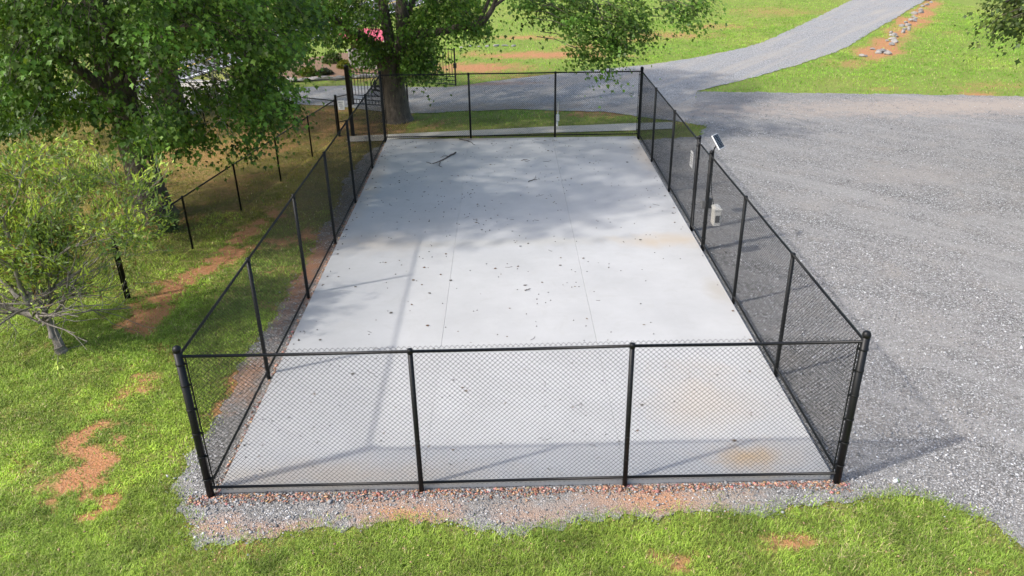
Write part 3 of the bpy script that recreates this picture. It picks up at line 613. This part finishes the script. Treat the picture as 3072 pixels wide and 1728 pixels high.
for k in range(9):
    a = gp(735 + k * 29, 207 - k * 1.7 + rr.uniform(-1.5, 1.5))
    rock('edging_stone', (a[0], a[1], .07), (rr.uniform(.3, .5), .2, .15), 'flat grey stone edging the mulch bed beside the drive', 'stone', 'stones edging the mulch bed', rr.uniform(-.3, .3))
for (cx, cy, nn, rx, ry) in ((2214, 130, 8, 24, 7), (2256, 87, 5, 16, 6), (2295, 52, 6, 18, 8), (2312, 34, 4, 14, 5), (2340, 4, 6, 14, 6), (2172, 143, 2, 10, 3), (2236, 108, 5, 14, 8), (2276, 70, 5, 12, 8), (2325, 20, 5, 10, 7)):
    for k in range(nn):
        a = gp(cx + rr.uniform(-rx, rx), cy + rr.uniform(-ry, ry)); s = rr.uniform(.12, .26)
        rock('drain_rock', (a[0], a[1], s * .25), (s, s * rr.uniform(.6, 1), s * .55), 'pale broken rock in the clay ditch beside the gravel drive', 'rock', 'rocks in the clay ditch', rr.uniform(0, 6))
for k in range(7):
    a = gp(1160 + k * 22, 121 - k * 1.0 + rr.uniform(-3, 3)); s = rr.uniform(.1, .2)
    rock('field_stone', (a[0], a[1], s * .2), (s * 1.6, s, s * .4), 'small pale stone lying in the grass beyond the iron gate', 'stone', 'pale stones in the field', rr.uniform(0, 6))

# ------------------------------------------------------------------ foliage
LEAF = np.array([[0, 0, 0], [.5, .42, .1], [.2, .56, .03], [0, 1, -.04], [-.2, .56, .03], [-.5, .42, .1]]); LF = np.array([[0, 1, 2], [0, 2, 3], [0, 3, 4], [0, 4, 5]])
LANCE = np.array([[0, 0, 0], [.17, .4, .05], [0, 1, -.05], [-.17, .4, .05]]); NF = np.array([[0, 1, 2], [0, 2, 3]])
def leaf_mesh(name, pos, out, size, col, shape=LEAF, faces=LF, tilt=.42, droop=.45):
    """pos n,3; out n,3 = the way the tips point"""
    n = len(pos); d = out + RNG.normal(0, .45, (n, 3)); d[:, 2] -= droop; d /= np.linalg.norm(d, axis=1)[:, None]
    up = np.array([0, 0, 1.]) + RNG.normal(0, tilt, (n, 3)); sx = np.cross(d, up); sx /= np.linalg.norm(sx, axis=1)[:, None] + 1e-9; nz = np.cross(sx, d)
    V = pos[:, None] + size[:, None, None] * (shape[None, :, :1] * sx[:, None] + shape[None, :, 1:2] * d[:, None] + shape[None, :, 2:] * nz[:, None])
    k = shape.shape[0]; F = (np.arange(n)[:, None, None] * k + faces[None]).reshape(-1, 3); return mesh_np(name, V.reshape(-1, 3), F, np.repeat(col, k, 0))
def sprays(cent, axis_, per, rad, size, base, var=.35):
    """clusters of leaves round the centres; cent n,3"""
    n = len(cent); idx = np.repeat(np.arange(n), per); m = len(idx)
    o = RNG.normal(0, 1, (m, 3)) * np.array([rad, rad, rad * .38]); rr_ = np.hypot(o[:, 0], o[:, 1]); o[:, 2] -= rr_ ** 2 / max(rad, .01) * .35
    pos = cent[idx] + o; out = o + (cent - axis_)[idx] * .25; out /= np.linalg.norm(out, axis=1)[:, None] + 1e-6
    sz = size * RNG.uniform(.4, 1.4, m); cb = RNG.uniform(1 - var, 1 + var, n)[idx][:, None] * RNG.uniform(.75, 1.25, m)[:, None]
    yl = np.clip(RNG.normal(.08, .22, n)[idx] + RNG.normal(0, .12, m), 0, 1)[:, None]
    col = (np.array(base) * (1 - yl) + np.array([.16, .19, .03]) * yl) * cb
    return pos, out, sz, col
LIT = [[tuple(gp(*p)[:2]) for p in [(430, 480), (520, 360), (640, 325), (700, 345), (690, 420), (600, 455), (520, 490), (430, 530)]], [tuple(gp(*p)[:2]) for p in [(0, 560), (200, 520), (330, 700), (450, 760), (300, 860), (0, 800)]]]
def sunfree(P):
    P = np.asarray(P); sx = P[:, 0] + P[:, 2] * .957; sy = P[:, 1] + P[:, 2] * .391; m = np.zeros(len(P), bool)
    for q in LIT: m |= inpoly(sx, sy, q)
    return ~m | (RNG.uniform(0, 1, len(P)) < .12)
def tree(name, label, base, stems, limbs, crown, vis, cols, group=None, dead=()):
    bx, by = base; t = thing(name, label, 'tree', (bx, by, 0), 0, group)
    tr = MB()
    for pts, rad in stems: tr.tube([(p[0] - bx, p[1] - by, p[2]) for p in pts], rad, 14)
    tr.build('trunk', M['bark'], t)
    lb = MB(); lp = []
    for pts, rad in limbs:
        P = [Vector(p) for p in pts]; lb.tube([(p.x - bx, p.y - by, p.z) for p in P], rad, 8); lp += [np.array(p) for p in pts]
    # upper crown, high above the picture: shade and mass
    (cx, cy, cz), (rx, ry, rz), ns = crown
    u = RNG.normal(0, 1, (ns, 3)); u /= np.linalg.norm(u, axis=1)[:, None]; u *= RNG.uniform(.35, 1, (ns, 1)) ** .5
    cu = np.array([cx, cy, cz]) + u * np.array([rx, ry, rz]); cu = cu[cu[:, 2] > cz - rz * .72]; cu = cu[sunfree(cu)]
    ax = np.array([bx, by, cz])
    # big limbs into the crown
    rs = random.Random(int(bx * 10) + 77)
    for k in range(9):
        e = cu[rs.randrange(len(cu))]; s = np.array(stems[0][0][-1]) * 1.; s[2] = rs.uniform(cz - rz * .8, cz - rz * .1) if k else s[2]; s[:2] = s[:2] + (np.array([cx, cy]) - s[:2]) * .1
        mid = (s + e) / 2 + np.array([0, 0, .6]); q = [s, s * .6 + mid * .4 + [0, 0, .2], mid, e * .7 + mid * .3 + [0, 0, .2], e]; lb.tube([(p[0] - bx, p[1] - by, p[2]) for p in q], [.14, .11, .08, .05, .02], 7)
    A1 = sprays(cu, ax, 24, .5, .15, cols); A1[2][A1[0][:, 2] > 6.8] *= 1.9
    # lower sprays, the ones in the picture
    if len(vis):
        vc = np.array([v[:3] for v in vis]); A2 = sprays(vc, ax, 62, .27, .118, cols, .6); 
        for v in vc[::2]:
            dv = (np.array([bx, by, v[2] + 1.5]) - v); dv = dv / np.linalg.norm(dv); p0 = v + dv * rs.uniform(.8, 1.6); mm = (v + p0) / 2 + [0, 0, .1]
            lb.tube([(a[0] - bx, a[1] - by, a[2]) for a in (p0, mm, v, v - dv * .3 - [0, 0, .25])], [.014, .011, .007, .003], 5, False)
        pos, out, sz, col = (np.concatenate([a, b]) for a, b in zip(A1, A2))
    else: pos, out, sz, col = A1
    lb.build('branches', M['bark'], t)
    pos = pos - np.array([bx, by, 0]); obj('crown', leaf_mesh('crown', pos, out, sz, col), M['leaf'], t)
    for k, (p, n, L) in enumerate(dead):
        mb = MB(); rd = random.Random(k + 5)
        for j in range(n):
            q = Vector(p) - Vector((bx, by, 0)) + Vector((rd.gauss(0, .12), rd.gauss(0, .12), rd.gauss(0, .1))); pts = [q]
            for s in range(6): q = q + Vector((rd.gauss(0, .07), rd.gauss(0, .07), -L / 6 * rd.uniform(.6, 1.3))); pts.append(q)
            mb.tube(pts, [.011, .01, .008, .007, .005, .004, .002], 5, False)
            for s in (1, 3, 4):
                a = pts[s]; mb.tube([a, a + Vector((rd.gauss(0, .2), rd.gauss(0, .2), -.12)), a + Vector((rd.gauss(0, .35), rd.gauss(0, .3), -.38))], [.006, .004, .002], 4, False)
        mb.build('dead_twigs', M['deadtwig'], t)
    return t
def region(poly, n, y0, y1, trunk=None, rmax=99, zmin=.9, gaps=0):
    """points of a crown seen inside an outline of the photograph, spread in depth between two planes"""
    px_ = np.array(poly, float); lo, hi = px_.min(0), px_.max(0); out = []
    while len(out) < n:
        u = RNG.uniform(lo[0], hi[0]); v = RNG.uniform(lo[1], hi[1])
        if not inpoly(np.array([u]), np.array([v]), poly)[0]: continue
        if gaps and fbm(u, v, .011, gaps) + RNG.uniform(-.13, .13) < .44: continue
        p = gy(u, v, RNG.uniform(y0, y1))
        if not sunfree([p])[0]: continue
        if p[2] < zmin or (trunk and math.hypot(p[0] - trunk[0], p[1] - trunk[1]) > rmax): n -= .02; continue
        out.append(tuple(p))
    return out
GR = (.1, .195, .03)
# maple behind the low fence: trunk at the foot of the yard
TL = (-5.5, 11.85)
visL = (region([(-120, -40), (420, -40), (440, 150), (420, 330), (350, 370), (290, 320), (200, 270), (60, 320), (-120, 330)], 400, 7.5, 14.5, TL, 7.5, gaps=301)
        + region([(420, -40), (760, -40), (775, 80), (700, 150), (600, 110), (470, 110)], 190, 8.5, 15.5, TL, 8, gaps=302)
        + region([(570, 190), (660, 150), (740, 200), (720, 270), (690, 310), (650, 330), (600, 370), (580, 310)], 66, 9.5, 12.3, TL, 8, gaps=303)
        + region([(410, 270), (490, 290), (520, 335), (480, 350), (430, 355), (400, 350)], 20, 10, 12, TL, 7)
        + region([(480, 210), (560, 200), (545, 270), (500, 260)], 10, 10, 12, TL, 7))
tree('maple_tree', 'big maple behind the low fence, lilies at its trunk foot', TL,
     [([(-5.5, 11.85, -.1), (-5.5, 11.85, .25), (-5.52, 11.85, 1.2), (-5.6, 11.87, 2.6), (-5.75, 11.9, 4.5), (-5.7, 11.8, 7), (-5.5, 11.8, 9.5)], [.74, .56, .45, .42, .4, .33, .22])],
     [([(-5.6, 11.87, 3.2), (-4.6, 11.2, 4.6), (-3.2, 11.0, 5.2), (-1.9, 11.0, 4.4), (-1.5, 10.9, 3.2)], [.16, .13, .09, .05, .02]),
      ([(-5.6, 11.9, 3.0), (-6.3, 11.0, 4.4), (-7.3, 9.9, 5.0), (-8, 9.2, 4.4)], [.18, .14, .09, .03]),
      ([(-5.7, 11.9, 4.0), (-5.0, 10.8, 5.2), (-4.6, 9.6, 5.4), (-4.3, 8.8, 4.4)], [.13, .1, .07, .02])],
     ((-4.6, 11.9, 8.9), (5.9, 5.9, 3.9), 430), visL, GR, 'maples round the pad',
     dead=(((*gy(530, 150, 10.4),), 9, 2.0), ((*gy(520, 25, 10.2),), 3, 1.1)))
# second maple, further back
T2 = (-9.35, 23.6)
vis2 = (region([(-60, -60), (470, -60), (465, 120), (380, 260), (250, 280), (-60, 300)], 210, 18, 24, T2, 8.5) + region([(560, -20), (780, -20), (800, 60), (740, 160), (700, 190), (600, 130)], 60, 18, 22, T2, 8.5))
tree('maple_tree', 'maple standing further back beside the kerb of the drive', T2,
     [([(-9.35, 23.6, -.1), (-9.35, 23.6, .3), (-9.35, 23.6, 1.5), (-9.3, 23.6, 3.5), (-9.4, 23.6, 6), (-9.4, 23.6, 8.5)], [.85, .64, .55, .5, .42, .26])],
     [([(-9.3, 23.6, 3), (-8.2, 22.3, 4.4), (-6.8, 21.3, 4.9), (-5.6, 20.7, 4.3)], [.2, .15, .09, .03]), ([(-9.3, 23.6, 3), (-10.4, 22.2, 4.2), (-11.6, 20.8, 4.6), (-12.5, 20, 3.9)], [.2, .15, .09, .03])],
     ((-9.2, 23.4, 8.6), (5.0, 5.0, 3.6), 180), vis2, GR, 'maples round the pad')
# maple behind the pad, trunk forking low, long limb to the right
TB = (.1, 22.25)
visB = (region([(770, -30), (960, -30), (950, 60), (900, 95), (840, 100), (790, 70)], 75, 19.8, 24, TB, 7.5) + region([(1000, -30), (1235, -30), (1215, 60), (1140, 95), (1040, 110), (1000, 70)], 100, 20, 24, TB, 7, gaps=305)
        + region([(1030, 100), (1085, 100), (1090, 160), (1070, 195), (1045, 180), (1020, 150)], 50, 20.6, 22.4, TB, 5, .5) + region([(900, 100), (975, 90), (980, 130), (930, 160), (900, 145)], 26, 20.6, 22, TB, 5)
        + region([(1150, 45), (1215, 40), (1220, 80), (1165, 85)], 10, 20.5, 22.5, TB, 6)
        + region([(1275, -25), (1420, -25), (1410, 25), (1330, 40), (1290, 20)], 16, 17.5, 19.2) + region([(1395, -25), (1600, -25), (1595, 60), (1560, 110), (1480, 95), (1430, 75), (1400, 30)], 58, 17, 18.8, gaps=306)
        + region([(1450, 90), (1560, 95), (1625, 105), (1560, 135), (1530, 140), (1470, 145), (1440, 130)], 15, 17.4, 18.6) + region([(1590, -20), (1620, 30), (1635, 100), (1600, 110), (1575, 50)], 12, 17.4, 18.6)
        + region([(1650, -25), (1790, -25), (1785, 30), (1740, 60), (1690, 50), (1660, 10)], 18, 16.8, 18.6) + region([(1525, 165), (1535, 160), (1540, 195), (1525, 190)], 2, 17.8, 18.4))
def gl(*a): return [tuple(gy(u, v, Y)) for u, v, Y in a]
tree('maple_tree', 'forked maple behind the pad, with a long low limb over the drive', TB,
     [([(.1, 22.25, -.1), (.1, 22.25, .2), (.08, 22.25, .9), (.02, 22.25, 1.6), (-.02, 22.25, 2.1), (.0, 22.2, 2.6)], [.72, .56, .47, .46, .5, .44]),
      (gl((990, 190, 22.2), (960, 150, 22.1), (930, 110, 22.0), (880, 70, 21.7), (800, 30, 21.2), (700, -20, 20.6)), [.3, .25, .2, .16, .12, .07]),
      (gl((985, 200, 22.25), (985, 150, 22.2), (980, 100, 22.3), (968, 40, 22.5), (955, -40, 22.7), (950, -200, 22.8)), [.3, .26, .22, .2, .19, .14]),
      (gl((1000, 200, 22.2), (1008, 140, 22.2), (1012, 80, 22.1), (1010, 20, 22.2), (1015, -60, 22.3), (1030, -260, 22.6)), [.3, .27, .25, .23, .22, .16])],
     [(gl((1010, 115, 22.1), (1045, 90, 22.0), (1100, 80, 21.6), (1160, 68, 21.2), (1215, 58, 20.9), (1240, 20, 20.7), (1258, -30, 20.4)), [.2, .17, .15, .13, .12, .085, .06]),
      (gl((1205, 60, 20.95), (1215, 35, 20.9), (1232, -5, 20.7), (1245, -40, 20.6)), [.09, .07, .06, .05]),
      (gl((1240, 18, 20.7), (1330, -50, 19.6), (1430, -60, 18.8), (1500, 10, 18.2), (1535, 90, 18.0)), [.06, .05, .04, .025, .01]), (gl((1430, -60, 18.8), (1560, -90, 18), (1680, -60, 17.6), (1730, 20, 17.6)), [.04, .035, .025, .01])],
     ((1.0, 22.4, 8.6), (6.3, 6.0, 3.7), 480), visB, GR, 'maples round the pad')
# maple outside the right of the picture, one spray hanging in
TR_ = (23.5, 11.5)
visR = region([(2495, -30), (2640, -30), (2640, 70), (2560, 65), (2530, 75), (2500, 45)], 24, 11.5, 13)
tree('oak_tree', 'tree whose leafy spray hangs in beside the gravel lot', TR_, [([(23.5, 11.5, -.1), (23.5, 11.5, .3), (23.5, 11.5, 3), (23.3, 11.5, 7)], [.6, .45, .36, .25])],
     [([(23.4, 11.5, 5), (21, 11.8, 6.2), (19, 12, 6.2), (17.3, 12.2, 5.2)], [.16, .12, .07, .02])], ((22.3, 11.8, 8.2), (4.8, 4.6, 3), 240), visR, (.04, .07, .014))

# leaning small tree in the left foreground
def sapling():
    b = Vector((-4.33, 4.33, 0)); t = thing('small_tree', 'small leaning tree with bare grey twigs and fresh lime leaves', 'tree', tuple(b))
    rd = random.Random(21); tr = MB(); br = MB(); tips = []
    def grow(p, d, L, r, lv):
        pts = [p]; rad = [r]; q = p.copy(); dd = d.copy(); ns = 5
        for s in range(ns):
            dd = (dd + Vector((rd.gauss(0, .16), rd.gauss(0, .16), rd.gauss(.05, .12) if lv < 2 else rd.gauss(.0, .18)))).normalized(); q = q + dd * L / ns; pts.append(q.copy()); rad.append(max(.0042, r * (1 - .6 * (s + 1) / ns)))
        (tr if lv == 0 else br).tube(pts, rad, 8 if lv < 2 else 5, lv < 2)
        if lv >= 3: tips.append((pts[-1], dd)); tips.append((pts[-3], dd))
        if lv == 4: return
        for k in range((5, 5, 4, 4)[lv]):
            j = rd.randint(2, ns); side = Vector((rd.gauss(0, 1), rd.gauss(0, 1), rd.gauss(.25, .5))).normalized()
            nd = (dd * .62 + side * .78).normalized(); grow(pts[j], nd, L * rd.uniform(.5, .78), rad[j] * rd.uniform(.5, .72), lv + 1)
    o = Vector((0, 0, 0))
    grow(o, Vector((-.36, .05, .9)), 1.25, .1, 0); tr.tube([(0, 0, -.06), (0, 0, .02), (-.03, 0, .12)], [.14, .115, .1], 9)
    grow(Vector((-.12, .02, .3)), Vector((-.05, .25, 1)), 1.35, .06, 1); grow(Vector((-.35, .05, .8)), Vector((-.9, -.05, .35)), 1.5, .06, 1)
    grow(Vector((-.4, .05, 1.0)), Vector((.35, .1, .95)), 1.8, .05, 1); grow(Vector((-.4, .05, 1.1)), Vector((.75, .05, .5)), 1.7, .035, 2); grow(Vector((-.2, .0, .6)), Vector((.8, -.25, .55)), 1.6, .03, 2); grow(Vector((-.4, .05, 1.1)), Vector((.15, -.3, .95)), 1.9, .05, 1)
    grow(Vector((-.4, .05, 1.1)), Vector((.5, .45, .9)), 1.8, .04, 1); grow(Vector((-.5, .0, 1.2)), Vector((-.5, .2, .95)), 1.9, .05, 1)
    for dv in ((1., .3, .35), (.9, -.2, .25), (1., .05, .1), (.85, .5, .2), (.8, -.5, .1), (-.8, -.4, .2), (-.7, .5, .15), (1., .2, .55), (.9, -.1, .45), (.95, .35, .0), (1., -.15, -.02), (.7, .2, .7), (.9, .6, .4), (.6, -.5, .4), (-.3, -.8, .4), (-.9, .1, .5)): grow(Vector((-.3, .03, rd.uniform(.6, 1.2))), Vector(dv), rd.uniform(1.2, 1.9), .022, 3)
    tr.build('trunk', M['greybark'], t); br.build('branches', M['greybark'], t)
    P = np.array([p for p, d in tips]); Dd = np.array([d for p, d in tips]); keep = (RNG.uniform(0, 1, len(P)) < np.clip((P[:, 2] - 1.1) / 1.3, .06, .9)); P, Dd = P[keep], Dd[keep]
    per = 17; idx = np.repeat(np.arange(len(P)), per); pos = P[idx] + RNG.normal(0, .075, (len(idx), 3)); 
    fresh = (RNG.uniform(0, 1, len(P)) < .45)[idx][:, None]; cb = RNG.uniform(.6, 1.4, (len(idx), 1))
    col = np.where(fresh, np.array([.42, .52, .1]), np.array([.18, .26, .07])) * cb; dry = RNG.uniform(0, 1, len(idx)) < .1; col[dry] = np.array([.25, .17, .07])
    outd = Dd[idx] * .7; outd[:, 2] += .5
    obj('crown', leaf_mesh('crown', pos, outd, RNG.uniform(.06, .14, len(idx)), col, LANCE, NF, .7, .1), M['leaf'], t)
    return len(tips)
NTIP = sapling()

# ------------------------------------------------------------------ shrubs, lilies
def shrub(px_, r, label, col, h=1.0):
    a = gp(*px_); t = thing('shrub', label, 'shrub', (a[0], a[1], 0)); n = 700; u = RNG.normal(0, 1, (n, 3)); u /= np.linalg.norm(u, axis=1)[:, None]
    pos = u * RNG.uniform(.6, 1.05, (n, 1)) * np.array([r, r, r * h]); pos[:, 2] = np.abs(pos[:, 2]) * 1.1 + .03
    mb = MB()
    for k in range(7): e = pos[k * 11]; mb.tube([(0, 0, 0), tuple(e * .5 + [0, 0, .05]), tuple(e)], [.02, .012, .004], 5)
    mb.build('stems', M['bark'], t); c = np.array(col) * RNG.uniform(.6, 1.4, (n, 1)); obj('foliage', leaf_mesh('foliage', pos, u, RNG.uniform(.07, .15, n), c, tilt=.9, droop=0), M['leaf'], t)
shrub((836, 158), .52, 'round dark green shrub in the mulch bed beside the stone base', (.05, .09, .015)); shrub((818, 188), .34, 'low grey green shrub behind the edging stones', (.05, .06, .035), .7)
shrub((868, 172), .36, 'small yellow green shrub at the stone base foot', (.14, .15, .02)); shrub((775, 190), .45, 'spreading lime shrub at the mulch bed end', (.1, .13, .02), .8)
shrub((610, 190), .6, 'green shrub at the road edge beyond the apron', (.07, .12, .02))
a = gp(425, 580); ly = thing('lily_clump', 'clump of strappy green lily leaves at the maple trunk foot', 'plant', (a[0], a[1], 0))
n = 260; an = RNG.uniform(0, 6.28, n); ln = RNG.uniform(.35, .75, n); bs_ = RNG.normal(0, .1, (n, 2)); Vv = []; Ff = []
for k in range(n):
    dx, dy = math.cos(an[k]), math.sin(an[k]); L = ln[k]; lean = RNG.uniform(.35, .95); o = len(Vv); wd = .014
    for s, (hh, ww) in enumerate(((0, 1), (.55, 1), (.85, .8), (.8, .1))):
        rr_ = L * lean * (s / 3) ** 1.5; z = L * hh * (1 - .35 * lean)
        Vv += [(bs_[k, 0] + dx * rr_ - dy * wd * ww, bs_[k, 1] + dy * rr_ + dx * wd * ww, z), (bs_[k, 0] + dx * rr_ + dy * wd * ww, bs_[k, 1] + dy * rr_ - dx * wd * ww, z)]
    Ff += [(o + 2 * s, o + 2 * s + 1, o + 2 * s + 3, o + 2 * s + 2) for s in range(3)]
obj('leaves', mesh_np('leaves', np.array(Vv), np.array(Ff), np.repeat(np.array([[.06, .115, .025]]) * RNG.uniform(.6, 1.4, (n, 1)), 8, 0)), M['grass'], ly)

# ------------------------------------------------------------------ kerb along the yard
kb = [gp(*p) for p in [(365, 333), (470, 291), (560, 258)]]
mb = MB()
for a, b in zip(kb[:-1], kb[1:]):
    c = (a + b) / 2; d = b - a; mb.box((c[0], c[1], .06), (np.linalg.norm(d) + .02, .16, .16), math.atan2(d[1], d[0]))
kind(mb.build('kerb', M['kerbm'], None, .015), 'structure')

# ------------------------------------------------------------------ twigs and leaves lying on the pad
ZP = .1225
def twig(label, pts, r, forks=()):
    P = [gp(u, v, ZP + r) for u, v in pts]; b = P[0]; t = thing('fallen_branch', label, 'branch', (b[0], b[1], ZP))
    def path(pp, r0, nm):
        Q = [Vector((p[0] - b[0], p[1] - b[1], r0 * .9 + abs(random.gauss(0, .006)))) for p in pp]; S = []
        for k in range(len(Q) - 1):
            for j in range(3): S.append(Q[k].lerp(Q[k + 1], j / 3) + Vector((random.gauss(0, .012), random.gauss(0, .012), 0)))
        S.append(Q[-1]); MB().tube(S, [r0 * (1 - .75 * k / len(S)) for k in range(len(S))], 7).build(nm, M['branch_litter'], t)
    path(P, r, 'stem')
    for f in forks: path([gp(u, v, ZP + r) for u, v in f], r * .5, 'side_twig')
twig('forked dark branch lying on the pad near its back edge', [(1146, 384), (1130, 393), (1108, 405), (1088, 412), (1072, 408)], .028, ([(1108, 405), (1104, 415), (1112, 420)], [(1130, 393), (1118, 391), (1108, 396)]))
twig('thin curved branch poking out from under the back fence', [(1155, 350), (1172, 353), (1184, 357), (1195, 364)], .018, ([(1172, 353), (1188, 351)],))
twig('short twig with a crook lying mid pad in the shade', [(1330, 457), (1343, 451), (1352, 452)], .014, ([(1343, 451), (1348, 441)],))
twig('small straight twig lying beside the saw cut', [(1315, 402), (1325, 402), (1333, 404)], .012, ([(1320, 404), (1330, 407)],))
twig('short bent twig near the middle of the pad', [(1318, 730), (1328, 730), (1335, 726)], .012)
LV = [np.array([[0, -.5], [.28, -.3], [.42, .02], [.2, .35], [0, .55], [-.25, .3], [-.4, 0], [-.22, -.35]]), np.array([[0, -.6], [.3, -.25], [.55, -.1], [.22, .1], [.1, .5], [-.18, .2], [-.5, .15], [-.3, -.2]]), np.array([[0, -.55], [.18, -.2], [.2, .2], [0, .6], [-.16, .2], [-.2, -.2]])]
def leaf_flat(k):
    L = LV[k % 3]; n = len(L); z = [.08 + .22 * ((i * 37 + k * 13) % 10) / 10 for i in range(n)]
    V = [(0, 0, .05)] + [(p[0], p[1], zz) for p, zz in zip(L, z)]; V += [(a, b, c - .05) for a, b, c in V]; m = n + 1
    F = [(0, 1 + i, 1 + (i + 1) % n) for i in range(n)] + [(m, m + 1 + (i + 1) % n, m + 1 + i) for i in range(n)] + [(1 + i, m + 1 + i, m + 1 + (i + 1) % n, 1 + (i + 1) % n) for i in range(n)]
    me = bpy.data.meshes.new('fallen_leaf'); me.from_pydata(V, [], F); me.materials.append(LM[k % 4]); return me
LM = [simple('dead_leaf_tan', (.15, .1, .06), .8, 0, .4, 40), simple('dead_leaf_grey', (.1, .085, .07), .8, 0, .4, 40), simple('dead_leaf_brown', (.13, .075, .04), .8, 0, .4, 40), simple('dead_leaf_black', (.035, .03, .027), .8, 0, .4, 40)]
lms = [leaf_flat(k) for k in range(12)]
rl = random.Random(5); dens = []
while len(dens) < 640:
    x, y = rl.uniform(.2, 9.0), rl.uniform(.15, 18.6)
    if rl.random() < .05:
        e = rl.random(); x, y = (.2 + abs(rl.gauss(0, .06)), y) if e < .45 else ((9.0 - abs(rl.gauss(0, .06)), y) if e < .7 else (x, 18.5 - abs(rl.gauss(0, .1)))); dens.append((x, y)); continue
    if rl.random() < (.5 + .5 * (y > 9)) * (1 - .55 * (x > 6.2)) * (.05 + max(0, fbm(x, y, .7, 91) - .28) * 2.4): dens.append((x, y))
for k, (x, y) in enumerate(dens[:290]):
    s = .036 + .055 * rl.random() ** 2 * (1.25 if rl.random() < .12 else 1); o = bpy.data.objects.new('fallen_leaf', rl.choice(lms)); C.objects.link(o); o.location = (x, y, ZP + .001); o.scale = (s, s * rl.uniform(.6, 1), s * .55); o.rotation_euler[2] = rl.uniform(0, 6.28)
    tag(o, 'small curled dead leaf lying on the concrete pad', 'leaf', 'dead leaves on the pad')
# the smallest crumbs and stalks
mb = MB()
for (x, y) in dens[290:]:
    if rl.random() < .15:
        a = rl.uniform(0, 3.14); L = rl.uniform(.04, .11); c = Vector((x, y, ZP + .003)); d = Vector((math.cos(a), math.sin(a), 0)); n_ = Vector((-d.y, d.x, 0))
        mb.tube([c - d * L, c + n_ * L * rl.uniform(-.4, .4), c + d * L], .0032, 4)
    else: mb.tube([(x, y, ZP), (x + .012, y + .008, ZP + .008), (x + .026, y + .002, ZP)], [.004, .011, .003], 5)
o = kind(mb.build('leaf_crumbs', M['branch_litter']), 'stuff'); o['label'] = 'tiny dark leaf crumbs and stalks over the pad'; o['category'] = 'litter'
